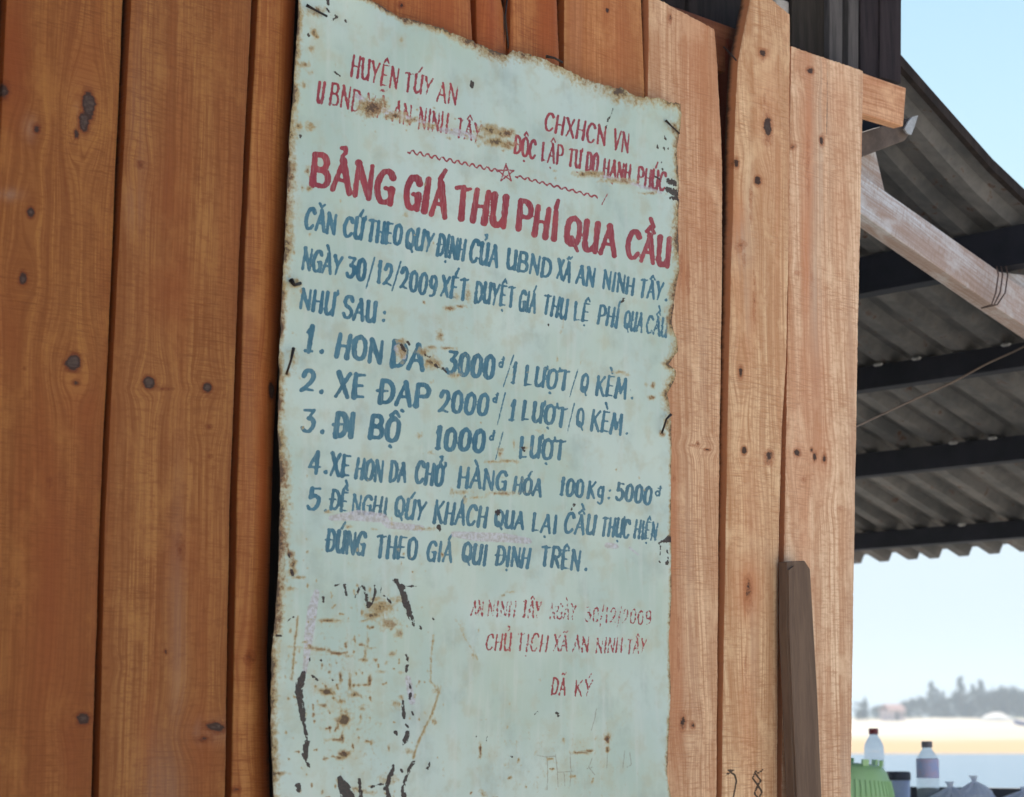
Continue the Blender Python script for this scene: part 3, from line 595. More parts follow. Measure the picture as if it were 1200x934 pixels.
# black marks, peeled spots and tar (points, half widths)
for pts, wd in [
 ([(356,789),(352,800),(350,812),(353,826),(355,842)],[3,5,4.4,3.6,4]),([(355,842),(359,862),(360,868),(357,884),(362,899)],[2.2,1.6,3.2,3.6,1]),([(349,921),(350,926)],[3.8,3.4]),
 ([(398,912),(403,922),(408,936),(404,944)],[3,7,8,6]),([(421,914),(422,924),(424,938)],[1.8,2.2,2.5]),([(461,897),(458,908),(452,924),(456,934)],[1.6,3,2.6,3]),([(436,923),(442,920),(450,918)],[2,1,1.6]),
 ([(476,768),(478,774)],[1.4,1.6]),([(477,780),(476,787)],[1.8,1.4]),([(480,803),(481,806)],[1.3,1.5]),([(481,813),(480,819)],[2.2,1.6]),([(472,822),(473,836),(474,842)],[1.4,2.2,1.4]),([(483,834),(485,838)],[1.5,1.2]),
 ([(476,849),(479,852)],[1.8,1.2]),([(463,858),(466,864)],[2.4,1.8]),([(478,858),(475,868),(474,872)],[2.4,3.2,2.4]),([(485,893),(480,900),(475,912),(472,928),(474,936)],[1.5,2.4,1.8,2.8,3.2]),([(470,902),(472,905)],[1.6,1.4]),([(504,893),(501,901)],[.9,1.8]),
 ([(465,681),(470,688),(474,700),(477,712),(482,724),(485,733)],[3.2,3.4,3.6,4.2,3.0,1.3]),([(468,687),(480,687),(492,687)],[1.2,1.0,.6]),([(462,680),(468,684)],[2,2]),([(417,700),(421,689),(425,686),(429,696),(431,710),(436,706),(440,694),(439,686)],[1.2,1.3,1.2,1.8,2.6,1.6,1.5,1]),
 ([(404,686),(406,698)],[2.0,1.2]),([(447,687),(446,694)],[.9,.8]),([(379,700),(379,705)],[1.5,1]),([(392,687),(398,684)],[.9,.6]),([(450,698),(458,706)],[1.3,1.6]),
 ([(553,96),(553,101)],[2.2,2.6]),([(352,159),(352,161)],[1.8,1.6]),([(719,126),(716,135),(712,141),(710,150)],[.7,.6,1.3,.8]),([(583,600),(584,603)],[3,2.6]),([(514,617),(516,621)],[2.6,1.6]),([(673,591),(669,598)],[1.2,.9]),
 ([(778,634),(784,632)],[2,4]),([(772,637),(776,634)],[1.2,1.4]),([(773,657),(773,658)],[1.8,1.6]),([(781,660),(783,658)],[1.9,1.5]),([(774,640),(774,650)],[.6,.6]),([(782,645),(783,655)],[.7,.7]),
 ([(320,745),(330,745)],[1.4,.8]),([(784,212),(790,215)],[3.4,3.8]),([(782,222),(792,226)],[3,4.4]),([(786,232),(794,233)],[2,2.4]),([(768,207),(774,210)],[.9,1]),
 ([(770,170),(771,174)],[1,.8]),([(778,173),(779,176)],[1.2,.9]),([(783,174),(783,176)],[1,.8]),([(779,160),(780,163)],[1.2,1.2]),([(765,193),(766,197)],[1,.8]),([(776,198),(777,201)],[1,.8]),([(775,190),(775,191)],[1,.8]),
 ([(470,404),(474,410)],[1.6,2.4]),([(478,401),(480,404)],[1.6,1]),([(508,425),(513,431)],[1.6,1.5]),([(519,432),(523,436)],[1.4,1]),([(498,416),(504,418)],[.9,.8]),([(613,525),(614,528)],[1.9,1.4]),
 ([(642,378),(643,382)],[1,.8]),([(728,354),(731,351)],[1.3,1.8]),([(384,11),(386,14)],[2,1.4]),([(384,0),(385,5)],[1.8,1.5]),([(392,17),(395,20),(390,23)],[1.3,1.5,1]),([(405,24),(406,26)],[1.2,1]),([(361,40),(362,43)],[1.2,1.2]),([(392,84),(398,89)],[.8,1]),([(392,78),(393,79)],[.8,.8]),
 ([(652,835),(654,838)],[1.5,2.4]),([(629,835),(627,837)],[1.4,1]),([(599,886),(600,887)],[1.5,1.2]),([(344,723),(336,728)],[.8,.7]),([(342,668),(343,674)],[2,1.8]),([(338,650),(340,655)],[1.4,1.6]),([(508,726),(507,725)],[1.2,1]),([(493,737),(492,733)],[1.3,1]),
 ([(366,792),(372,797)],[1.4,1.2]),([(376,774),(377,773)],[1,1]),([(363,770),(363,775)],[.8,.8]),([(390,797),(391,800)],[1,1]),([(558,863),(562,864)],[.8,.7]),([(571,856),(570,868)],[.5,.6]),
]: stroke(cK, pts, wd)
# lilac-grey glue scrapes
for pts, wd in [([(388,607),(420,604),(448,607),(456,615),(494,619)],[3.5,7,6,5,4]),([(532,626),(560,629),(590,630),(620,634)],[4,6,6,4]),([(371,694),(366,715),(362,745),(357,788)],[4,6.5,6,3]),([(518,152),(536,155),(557,161)],[3,5,3]),([(712,639),(722,640)],[4,3.6]),([(738,642),(748,650)],[2,1.5]),([(418,112),(436,124),(462,134),(500,144)],[3,5,3.5,2]),([(700,205),(735,213),(775,226)],[2,2.5,2]),([(478,795),(483,822)],[4,4.5]),([(466,408),(473,418)],[5,4])]: stroke(cL, pts, wd)
# rust value field (0..1) in a coarser canvas
yy, xx = np.mgrid[0:fh:2, 0:fw:2]; xx = xx/RS+MX0; yy = yy/RS+MY0
rust = np.zeros(xx.shape)
def rb(x, y, rx, ry, s):
    global rust
    x0 = max(0, int(x-3*rx-MX0)); x1 = int(x+3*rx-MX0)+1; y0 = max(0, int(y-3*ry-MY0)); y1 = int(y+3*ry-MY0)+1
    if x1 <= 0 or y1 <= 0: return
    w_ = (slice(y0, y1), slice(x0, x1)); d_ = ((xx[w_]-x)/rx)**2+((yy[w_]-y)/ry)**2
    rust[w_] = np.maximum(rust[w_], s*np.exp(-d_*.7))
for a in [(436,126,17,10,.9),(446,119,10,5,.6),(432,133,9,5,.7),(462,136,14,5,.75),(480,141,12,4,.62),(500,147,12,4,.5),(574,152,11,7,.86),(590,156,14,6,.86),(580,166,14,6,.86),(594,170,9,5,.8),(563,160,8,5,.7),(690,204,18,4,.8),(725,212,22,3.5,.72),(762,226,14,2.5,.55),(700,206,8,3,.6),(650,200,3,2,.5),(651,210,3,3,.5),
 (344,420,5,9,.62),(337,438,5,4,.7),(782,496,5,9,.6),(776,508,4,4,.7),(790,150,7,7,.65),(346,332,6,5,.7),(372,13,9,6,.6),(650,70,10,5,.7),(726,108,11,8,.85),(722,118,5,5,.7),(475,24,5,6,.75),(470,47,3,3,.6),(368,38,4,4,.75),(371,43,3,3,.7),(357,76,5,3,.7),(366,57,4,3,.65),(363,148,5,5,.7),(350,148,5,4,.6),(356,99,3,3,.6),(364,85,3,3,.5),(360,200,3,5,.6),(362,221,3,3,.7),(355,220,2,2,.5),
 (476,252,3,4,.55),(527,361,7,3,.75),(548,345,4,9,.6),(540,359,8,2,.6),(497,354,2,2,.7),(535,347,4,3,.5),(507,425,9,7,.72),(497,412,7,5,.6),(515,393,4,5,.55),(505,407,6,2,.6),(470,412,6,9,.7),(472,400,8,3,.6),(524,408,8,1.5,.6),(533,440,8,3,.5),
 (765,452,3,4,.7),(763,466,5,3,.7),(757,451,2,3,.6),(725,436,9,2,.65),(735,439,5,2,.5),(653,420,1.5,5,.6),(680,424,1.5,4,.5),(595,540,12,2,.55),(578,541,9,1.5,.65),(586,530,3,6,.55),(602,520,2,5,.5),(635,505,6,3,.5),(492,510,5,4,.5),(504,530,6,3,.45),(590,578,16,3,.5),(540,577,12,3,.5),(545,586,3,5,.55),(530,577,4,6,.4),(498,620,14,3,.55),(438,620,6,2,.5),(408,618,5,3,.5),(384,600,6,2,.7),(560,583,10,2,.5),(459,612,1.5,8,.6),
 (340,650,5,4,.8),(343,661,4,8,.7),(350,677,7,2,.7),(341,690,6,2.5,.65),(342,670,5,4,.75),(337,640,3,4,.6),
 (446,712,14,8,.72),(436,722,9,5,.7),(456,731,12,6,.62),(468,742,6,5,.6),(448,707,8,3,.75),(466,702,10,4,.5),(440,702,8,3,.6),(383,727,8,2,.75),(395,727,6,1.2,.5),(376,761,7,2,.65),(395,766,8,1.6,.6),(407,769,6,1.2,.5),(426,773,4,2,.65),(431,752,1.5,9,.55),(428,765,1.5,6,.5),(440,773,4,2,.55),(460,766,4,3,.6),(448,787,6,2,.5),(470,788,4,2,.5),(383,811,6,3,.85),(377,809,4,2,.6),(399,793,1.5,6,.65),(410,800,1.5,8,.6),(416,814,5,3,.65),(433,798,2,6,.7),(399,822,3,2,.6),(379,827,4,2,.55),(424,830,3,3,.45),(403,843,5,6,.98),(400,846,4,3,.9),(401,865,2,4,.7),(393,867,8,1.8,.6),(403,884,5,4,.95),(398,888,4,2,.7),(465,825,5,4,.65),(470,817,4,4,.5),(513,808,6,4,.55),(509,845,3,4,.65),(563,880,1.6,8,.75),(566,930,3,4,.7),(534,726,2,5,.5),(541,735,3,6,.45),(555,765,3,8,.45),(597,694,6,1.5,.6),(590,698,3,1.5,.6),(602,688,3,1.2,.5),(328,906,9,2.2,.7),(388,726,2,1,.5),(712,866,3,6,.85),(712,878,2,4,.8),(680,882,9,1.5,.7),(690,880,5,1.2,.7),(520,905,2,10,.35),(480,880,8,4,.4),(455,915,10,6,.45),(432,928,8,3,.5),(560,640,8,2,.3),(618,525,8,2,.35),(505,448,3,4,.3)]: rb(*a)
for pts, s in [([(349,722),(346,750),(342,798)],.62),([(508,745),(505,770),(505,798),(512,808)],.58),([(514,812),(507,835),(497,855),(489,872),(484,890)],.72),([(534,724),(545,748),(561,775)],.42),([(338,758),(375,760),(400,767)],.42),([(595,440),(640,432),(655,428)],.25),([(657,390),(661,372)],.45)]:
    for a, b in zip(pts[:-1], pts[1:]):
        n = int(math.hypot(b[0]-a[0], b[1]-a[1])/2)+1
        for k in range(n): rb(a[0]+(b[0]-a[0])*k/n, a[1]+(b[1]-a[1])*k/n, 1.6, 1.9, s)
for l in [[(629,885),(640,887),(650,886)],[(641,887),(642,905),(641,926)],[(651,884),(653,903),(654,922)],[(668,882),(669,903),(668,921)],[(653,905),(671,904)],[(670,884),(682,880),(694,878)],[(694,888),(690,899),(697,908)],[(688,901),(694,899)],[(699,831),(697,842),(693,856)],[(712,884),(711,900)],[(732,880),(730,900)],[(738,882),(740,896),(735,899)],[(661,906),(662,921)]]:
    stroke(cS, l, [.75]*len(l))
for k in range(90):       # short scraped rust strokes in the lower left and along the foot
    x, y = (rj.gauss(408, 36), rj.uniform(690, 960)) if k % 4 else (rj.uniform(450, 700), rj.uniform(850, 990))
    a_ = rj.choice([rj.gauss(0, .25), rj.gauss(1.5, .3)]); l_ = rj.uniform(2, 8)
    for m in range(int(l_)): rb(x+math.cos(a_)*m, y+math.sin(a_)*m, rj.uniform(.8, 1.5), rj.uniform(.8, 1.5), rj.uniform(.5, .74))
for k in range(60):       # specks smeared over the header line
    x = rj.uniform(420, 600); y = 118+(x-420)*.24+rj.gauss(6, 9); rb(x, y, rj.uniform(1, 3), rj.uniform(.8, 1.8), rj.uniform(.5, .78))
for k in range(170):      # scattered pinprick rust, denser to the left edge and the foot
    if k % 3: x, y = rj.uniform(330, 520), rj.uniform(640, 985)
    elif k % 2: x, y = 334+abs(rj.gauss(0, 18)), rj.uniform(0, 980)
    else: x, y = rj.uniform(350, 780), rj.uniform(90, 980)
    r_ = rj.uniform(.7, 1.7); rb(x, y, r_, r_*rj.uniform(.7, 2.0), rj.uniform(.5, .72))
def sample(F, X, Y, rs):
    gx = np.clip((X-MX0)*rs, 0, F.shape[1]-1.001); gy = np.clip((Y-MY0)*rs, 0, F.shape[0]-1.001)
    ix, iy = gx.astype(int), gy.astype(int); fx, fy = gx-ix, gy-iy
    return (F[iy, ix]*(1-fx)+F[iy, ix+1]*fx)*(1-fy)+(F[iy+1, ix]*(1-fx)+F[iy+1, ix+1]*fx)*fy
# rust along the edges; how far it creeps in depends on where
dl = X-Lx; dr = Rx-X; dt = (Y-T[None, :])
cl = np.interp(Y, [0, 150, 250, 400, 480, 560, 640, 720, 800, 934], [4, 6, 9, 4, 6, 11, 9, 8, 7, 6])
cr = np.interp(Y, [110, 200, 280, 330, 390, 460, 520, 934], [6, 4, 7, 6, 8, 8, 2.5, 2.5])
ct = np.interp(X, [350, 430, 530, 560, 640, 700, 730, 800], [2, 4, 6, 11, 10, 11, 14, 7])
edge = np.maximum.reduce([1-dl/cl*.55, 1-dr/cr*.55, 1-dt/ct*.55]).clip(0, 1)
edge = edge*(.72+.28*np.sin(Y*.11+X*.05)*np.sin(Y*.037+1.0+X*.09))
grime = np.maximum.reduce([.34*np.exp(-dl/20)*np.interp(Y, [0, 60, 420, 520, 934], [1, 1.15, .8, 1.1, 1.0]), .30*np.exp(-dt/12), .36*np.exp(-dr/9)*np.interp(Y, [0, 480, 540, 934], [1, 1, .5, .5]),
   .40*np.exp(-((X-405-12*np.sin(Y*.03))/62)**2-((Y-820)/120)**2), .25*np.exp(-((X-640)/110)**4-((Y-890)/50)**4), .22*np.exp(-((X-530)/60)**2-((Y-400)/50)**2), .22*np.exp(-((X-600)/70)**2-((Y-555)/35)**2)])
rv = np.clip(np.maximum(sample(rust, X, Y, 1.0)*1.16, edge*1.0)+grime*.75, 0, 1.15)
f6 = lambda c: np.clip(.5-sample(c, X, Y, RS)/6.0, 0, 1)
chip = .16+.25*blob(X, Y, [(440,126,60,18,1),(525,150,50,14,1),(660,718,140,13,1.6),(665,755,120,12,.8),(670,805,40,14,.6),(745,215,45,10,.6),(500,100,40,14,.6),(540,345,30,12,.5),(410,600,45,10,.8),(780,385,40,14,.7),(770,625,40,12,.6)])
warp = .0045*np.sin((X-300)*.011+Y*.004)+.0022*np.sin(X*.021-Y*.013+1)+.0014*np.sin(X*.045+Y*.03)+.0008*np.sin(X*.11-Y*.05+2)
dent = -.0035*np.exp(-((X-718)/22)**2-((Y-150)/50)**2)*np.sin((X-718)*.09)+.0022*np.exp(-((X-505)/30)**2-((Y-830)/70)**2)*np.sin((X-505+(Y-830)*.3)*.1)
curl = -.004*np.exp(-dr/14)*np.sin(Y*.021)-.004*np.exp(-dl/16)*(.5+.5*np.sin(Y*.017+2))-.003*np.exp(-dt/12)*np.sin(X*.05)
OFFS = -.020
off = OFFS+warp+dent+curl
Vf = up(X, Y, off); ORG = up(560, 1000, OFFS)
V, q, sm = slab(Vf, .0009, BW, False)
sign = empty('notice_board', tuple(ORG))
tag(sign, 'rusty pale green sheet metal notice hand-lettered in red and blue, nailed to the planks', 'sign')
me = bpy.data.meshes.new('sheet'); build_np(me, V-ORG, q, sm)
def padded(a, fill):
    a = a.reshape(Vf.shape[0]*Vf.shape[1], -1); k = len(V)-len(a); return np.concatenate([a, np.tile(np.array(fill, float), (k, 1))])
attr(me, 'paint', 'FLOAT_COLOR', padded(np.stack([f6(cR), f6(cB), f6(cK), chip], -1), [0, 0, 0, .1]))
attr(me, 'wear', 'FLOAT_COLOR', padded(np.stack([rv, f6(cL), f6(cS), 0*rv], -1), [1, 0, 0, 0]))
attr(me, 'pos', 'FLOAT_VECTOR', padded(np.stack([(Vf-P0)@DW, Vf[..., 2], 0*X], -1), [0, 0, 0]))
def sign_material():
    t = NT('painted_rusty_sheet')
    pos = t.attrib('pos').outputs['Vector']
    pa = t.attrib('paint'); ps = t.n('SeparateColor'); t.L(pa.outputs['Color'], ps.inputs[0]); chip = pa.outputs['Alpha']
    wa = t.attrib('wear'); ws = t.n('SeparateColor'); t.L(wa.outputs['Color'], ws.inputs[0])
    p = t.sep(pos)
    n_big = t.noise(pos, 3.2, 4, .55); n_mid = t.noise(pos, 22, 5, .6); n_fine = t.noise(pos, 150, 5, .65); n_hi = t.noise(pos, 420, 3, .6)
    strk = t.noise(t.xyz(t.math('MULTIPLY', p[0], 60.0), t.math('MULTIPLY', p[1], 5.0)), 1.0, 4, .6)
    vbr = t.noise(t.xyz(t.math('MULTIPLY', p[0], 420.0), t.math('MULTIPLY', p[1], 45.0)), 1.0, 3, .6)
    col = t.mix(t.ss(n_big, .35, .65), (.395, .49, .42), (.47, .56, .51))
    col = t.mix(t.math('MULTIPLY', t.ss(n_mid, .48, .68), .5), col, (.40, .40, .29))
    n_pt = t.noise(t.xyz(p[1], p[0], 3.0), 11, 5, .65)
    col = t.mix(t.math('MULTIPLY', t.ss(n_pt, .5, .7), .38), col, (.27, .33, .30))
    col = t.mix(t.math('MULTIPLY', t.ss(strk, .48, .75), .42), col, (.53, .57, .53))
    col = t.mix(t.math('MULTIPLY', t.ss(n_fine, .6, .75), .22), col, (.27, .30, .24))
    # lettering, thin where the brush ran dry
    nz = t.math('MINIMUM', t.math('MULTIPLY', t.math('SUBTRACT', n_fine, .56), t.math('MULTIPLY', chip, 2.2)), .08)
    nz2 = t.math('MULTIPLY', t.math('SUBTRACT', n_hi, .5), .10)
    def ink(f): 
        s = t.math('ADD', t.math('ADD', f, nz), nz2); return t.ss(s, .47, .55)
    dry = t.math('SUBTRACT', 1.0, t.math('MULTIPLY', t.ss(vbr, .48, .74), .20))
    redc = t.mix(t.ss(n_mid, .4, .65), (.235, .014, .022), (.30, .030, .036)); bluec = t.mix(t.ss(n_mid, .35, .65), (.024, .105, .158), (.05, .155, .215))
    col = t.mix(t.math('MULTIPLY', ink(ps.outputs[0]), dry), col, redc)
    col = t.mix(t.math('MULTIPLY', ink(ps.outputs[1]), dry), col, bluec)
    lil = t.ss(t.math('ADD', ws.outputs[1], t.math('MULTIPLY', t.math('SUBTRACT', n_fine, .5), .5)), .45, .75)
    col = t.mix(t.math('MULTIPLY', lil, .75), col, t.mix(t.ss(n_fine, .4, .6), (.50, .48, .55), (.34, .30, .29)))
    sc = t.ss(t.math('ADD', ws.outputs[2], t.math('MULTIPLY', t.math('SUBTRACT', n_fine, .5), .3)), .46, .56)
    col = t.mix(t.math('MULTIPLY', sc, .6), col, (.22, .20, .15))
    # rust: tan halo, brown body, dark core
    rn = t.math('ADD', t.math('MULTIPLY', t.math('SUBTRACT', n_fine, .5), 1.35), t.math('MULTIPLY', t.math('SUBTRACT', t.noise(pos, 60, 4, .6), .5), .9))
    r = t.math('ADD', ws.outputs[0], rn)
    col = t.mix(t.math('MULTIPLY', t.ss(r, .24, .58), .68), col, (.40, .33, .18))
    rc = t.mix(t.ss(n_hi, .35, .65), (.15, .075, .032), (.30, .165, .07))
    tanz = t.ss(n_pt, .42, .56)
    rm = t.ss(r, .55, .72); col = t.mix(t.math('MULTIPLY', rm, t.math('ADD', .5, t.math('MULTIPLY', t.ss(r, .68, .9), .45))), col, t.mix(t.math('MULTIPLY', tanz, .7), rc, (.36, .27, .12)))
    col = t.mix(t.math('MULTIPLY', t.ss(r, .86, 1.05), .8), col, (.055, .032, .024))
    brk = t.math('MULTIPLY', t.ss(t.noise(pos, 95, 3, .6), .52, .64), .34)
    k = t.ss(t.math('ADD', t.math('ADD', t.math('SUBTRACT', ps.outputs[2], brk), t.math('MULTIPLY', t.math('SUBTRACT', n_fine, .5), .9)), nz2), .45, .54)
    col = t.mix(t.math('MULTIPLY', k, .95), col, t.mix(t.ss(n_hi, .4, .6), (.016, .010, .010), (.05, .026, .022)))
    bad = t.math('MAXIMUM', rm, k)
    t.bump(t.math('SUBTRACT', t.math('ADD', t.math('MULTIPLY', n_mid, .5), t.math('MULTIPLY', t.noise(pos, 9, 3, .5), 1.5)), t.math('MULTIPLY', bad, t.math('ADD', .3, t.math('MULTIPLY', n_hi, .8)))), .5, .0012)
    return t.fin(col, t.math('ADD', t.math('ADD', .27, t.math('MULTIPLY', n_mid, .22)), t.math('MULTIPLY', bad, .42)), 0, .5)
link('sheet', me, sign_material(), sign)
# bent nails holding the sheet
for pts, r in [([(359,6),(368,11),(383,19)],.0019),([(344,408),(341,422),(335.5,439)],.0019),([(786,486),(781,491),(775.5,508)],.0019),([(780,141),(787,148),(796,156)],.0017),([(341,328),(345,334),(352,332)],.0028),([(640,66),(650,68),(659,73)],.002),([(319,745),(329,745)],.002)]:
    n = len(pts); P = [up(x, y, OFFS-.004-.006*math.sin(math.pi*i/(n-1))) for i, (x, y) in enumerate(pts)]
    mb = MB(); mb.tube(P, [r*1.5]+[r]*(n-1), 7); mb.build('nail', nail_m, sign, world=True, smooth=True)

# ------------------------------------------------------------------ grey stick leaning on the planks
stick = empty('leaning_stick', tuple(up(945, 1500, -.05)*np.array([1, 1, 0])))
tag(stick, 'grey-brown weathered wooden batten leaning upright against the rightmost plank', 'batten')
mb = MB()
ring = [(922, 658), (943, 657), (949.5, 667), (958, 815), (963, 934), (988, 1560), (946, 1560), (931, 934), (922, 732)]
front = [up(x, y, -.034-.03*max(0, y-658)/900) for x, y in ring]; mb.prism(front, BW*.02)
sm_ = mottled('weathered_batten', (.095, .054, .033), (.145, .088, .055), 5, .8, stretch=(9, 9, .8), bump=.35)
o = mb.build('batten', sm_, stick, world=True, bevel=.0015)
mb = MB(); mb.prism([up(x, y, -.0345-.03*max(0, y-658)/900-.004) for x, y in [(924.5, 668), (931, 663), (929, 740), (940, 934), (960, 1560), (950, 1560), (934, 934), (925, 740)]], BW*.004)
mb.build('split_edge', sm_, stick, world=True)

# ------------------------------------------------------------------ lean-to roof beyond the wall
W_A, W_B = .125, 4.3
_vp = [up(x, y, W_A) for x, y in [(1046, 67), (1056, 78.5), (1080, 106), (1105, 134), (1159, 195), (1200, 233), (1300, 322), (1674, 627), (1760, 697)]]
_vs = [float((p-P0)@DW) for p in _vp]; _vz = [float(p[2])-.004 for p in _vp]
def verge_z(s): return np.interp(s, _vs, _vz)
lean = empty('lean_to_roof', tuple(wallpt(2.0, 0, 1.5)))
tag(lean, 'low sloping lean-to roof of ribbed metal sheets on dark purlins, right of the planks', 'roof')
PITCHC, DEP = .124, .030
prof = [(0, 0), (.040, 0), (.056, -1), (.096, -1), (.112, 0), (.124, 0)]
def eave_s():
    for s in np.linspace(2.2, _vs[-1], 500):
        ws_ = np.linspace(.2, 4.2, 50); q_ = np.array([pix(P0+DW*s+BW*w_+np.array([0, 0, verge_z(s)-DEP])) for w_ in ws_])
        if np.interp(1100, q_[::-1, 0], q_[::-1, 1]) > 654: return s
    return _vs[-1]
S_E = eave_s()
def sheet(w0, n, lift):
    ss = np.linspace(_vs[0], S_E, 26); ws, hs = [], []
    for k in range(n):
        for a, b in prof[:-1]: ws.append(w0+k*PITCHC+a); hs.append(b*DEP)
    ws.append(w0+n*PITCHC); hs.append(0)
    ws = np.array(ws); hs = np.array(hs)
    V = np.array([[P0+DW*s+BW*wv_+np.array([0, 0, verge_z(s)+h+lift+.006*math.sin(s*2.2+wv_)]) for wv_, h in zip(ws, hs)] for s in ss])
    Vv, q, smf = slab(V, .0015, (0, 0, 1)); smf[:] = False
    me = bpy.data.meshes.new('roof_sheet'); build_np(me, Vv-np.array(lean.location), q, smf); return me
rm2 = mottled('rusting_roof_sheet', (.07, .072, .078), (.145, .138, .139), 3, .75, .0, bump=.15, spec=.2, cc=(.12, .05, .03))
w0 = W_A
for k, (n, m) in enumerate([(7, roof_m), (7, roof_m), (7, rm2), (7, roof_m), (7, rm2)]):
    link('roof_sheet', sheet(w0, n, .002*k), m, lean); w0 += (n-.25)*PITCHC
# purlins under the sheets (photo rows of their bottom/top edge at x=1100)
def purlin(yc_top, yc_bot, mat=purlin_m, skew=0.0):
    # find s where the underside line at w for px 1100 fits
    best = None
    for s in np.linspace(_vs[0], S_E-.03, 300):
        # w such that the pixel column is 1100
        for_w = np.linspace(.05, 4.2, 60); pts = [pix(P0+DW*s+BW*w_+np.array([0, 0, verge_z(s)-DEP-.0])) for w_ in for_w]
        xs = np.array([a for a, b in pts]); ys = np.array([b for a, b in pts])
        if xs.min() > 1100 or xs.max() < 1100: continue
        y = np.interp(1100, xs[::-1], ys[::-1]); e = abs(y-yc_top)
        if best is None or e < best[0]: best = (e, s)
    s = best[1]; z = float(verge_z(s))-DEP-.003
    hgt = (yc_bot-yc_top)/2429*6.0*.85
    mb = MB(); mb.box((-.028, .0, z-hgt), (.028, W_B-.1, z)); mb.v = [(a+s, b, c-.12*a*0) for a, b, c in mb.v]
    return walls(mb).build('purlin', mat, lean, world=True, bevel=.003), s, z-hgt
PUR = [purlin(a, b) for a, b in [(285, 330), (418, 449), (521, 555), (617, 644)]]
# whitewashed rafter just beyond the wall end, running down the slope
def strip(name, pts, off, depth, mat, col=None, seed=0, bev=.002):
    o = prism_px(pts, off, depth).build(name, mat, lean, world=True, bevel=bev)
    if mat is WOOD: plain_wood(o.data, 70+seed, up(1165, 334, off)-up(1033, 236, off)); o.color = (*col, 1)
    return o
strip('rafter', [(955, 163), (1033, 221), (1165, 314), (1420, 486), (1420, 530), (1160, 355), (1009.5, 250.6), (955, 214)], .15, .045, WOOD, (.50, .50, .53), 19)
strip('rafter', [(985, 130), (1025, 172), (1037, 224), (985, 190)], .165, .03, WOOD, (.50, .50, .53), 19)
strip('rafter', [(1166, 318), (1200, 322), (1300, 400), (1300, 440), (1200, 372), (1166, 350)], .20, .04, WOOD, (.50, .50, .53), 18)
strip('recess_shade', [(985, 118), (1058, 140), (1066, 158), (985, 182)], .132, .012, purlin_m)  # dark slab added for the black shade in the recess under the crossbeam
# torn white scrap and short dark rafter tail below the crossbeam end
strip('rafter_tail', [(995, 152), (1010, 155), (1066, 138), (1074, 148), (1060, 165), (1010, 184), (995, 186)], .10, .05, mottled('brown_rafter', (.06, .042, .034), (.11, .08, .065), 6, .8, stretch=(4, 4, 4)))
strip('flashing', [(1064, 143), (1069, 137), (1076, 135), (1072, 148), (1068, 158), (1063, 156), (1060, 151)], .085, .004, mottled('bright_tin', (.30, .30, .30), (.42, .42, .43), 60, .5, .3), bev=0)
# wire binding round the rafter joint
mb = MB()
for dx in (0, 5, 11):
    mb.tube([up(1168+dx, 312, .12), up(1170+dx, 322, .122), up(1167+dx, 343, .121), up(1162+dx*.6, 357, .124), up(1150, 361, .15)], .0018, 5)
mb.build('binding_wire', mottled('rusty_wire', (.05, .03, .025), (.1, .06, .05), 80, .6, .4), lean, world=True, smooth=True)
# posts that carry the eave, outside the frame to the right
for ww in (.12, 3.9):
    mb = MB(); mb.box((PUR[3][1]-.04, ww, -.1), (PUR[3][1]+.04, ww+.08, PUR[3][2]-.003)); walls(mb).build('post', old_dark, lean, world=True, bevel=.004)
# verge board
mb = MB()
ss = np.linspace(_vs[0], S_E, 22)
for a, b in zip(ss[:-1], ss[1:]):
    za, zb = float(verge_z(a))+.010, float(verge_z(b))+.010
    P = [wallpt(a, za, W_A-.018), wallpt(b, zb, W_A-.018), wallpt(b, zb-.026, W_A-.018), wallpt(a, za-.026, W_A-.018)]; mb.prism(P, BW*.016)
mb.build('verge_board', old_dark, lean, world=True)

tin = mottled('gap_light_spot', (.30, .30, .31), (.42, .42, .43), 40, .4, .5)  # pale spots standing in for light through gaps above the purlins
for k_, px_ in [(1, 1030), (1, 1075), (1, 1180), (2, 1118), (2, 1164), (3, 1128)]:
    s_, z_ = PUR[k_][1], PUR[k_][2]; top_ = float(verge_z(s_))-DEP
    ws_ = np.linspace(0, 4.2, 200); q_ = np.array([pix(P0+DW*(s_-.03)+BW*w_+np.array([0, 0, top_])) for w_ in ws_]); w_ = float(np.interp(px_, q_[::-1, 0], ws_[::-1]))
    mb = MB(); mb.tube([P0+DW*(s_-.034)+BW*(w_+d)+np.array([0, 0, top_-.004]) for d in (-.016, -.008, .008, .016)], [.002, .006, .006, .002], 8); mb.build('clip', tin, lean, world=True, smooth=True)  # each clip: a pale lens coloured as a chink of light
cab = empty('cable', tuple(wallpt(1.2, 0, .5)))
tag(cab, 'thin brown cable sagging diagonally in front of the ribbed roof underside', 'cable')
mb = MB(); P = []
pp = catmull([np.array(a, float) for a in [(960, 518), (1005, 499), (1065, 471), (1116, 448), (1155, 427), (1200, 406), (1260, 372)]], 5)
mb.tube([up(x, y, .42) for x, y in pp], .0023, 6); mb.build('wire', mottled('brown_cable', (.13, .09, .07), (.18, .13, .10), 30, .6), cab, world=True, smooth=True)

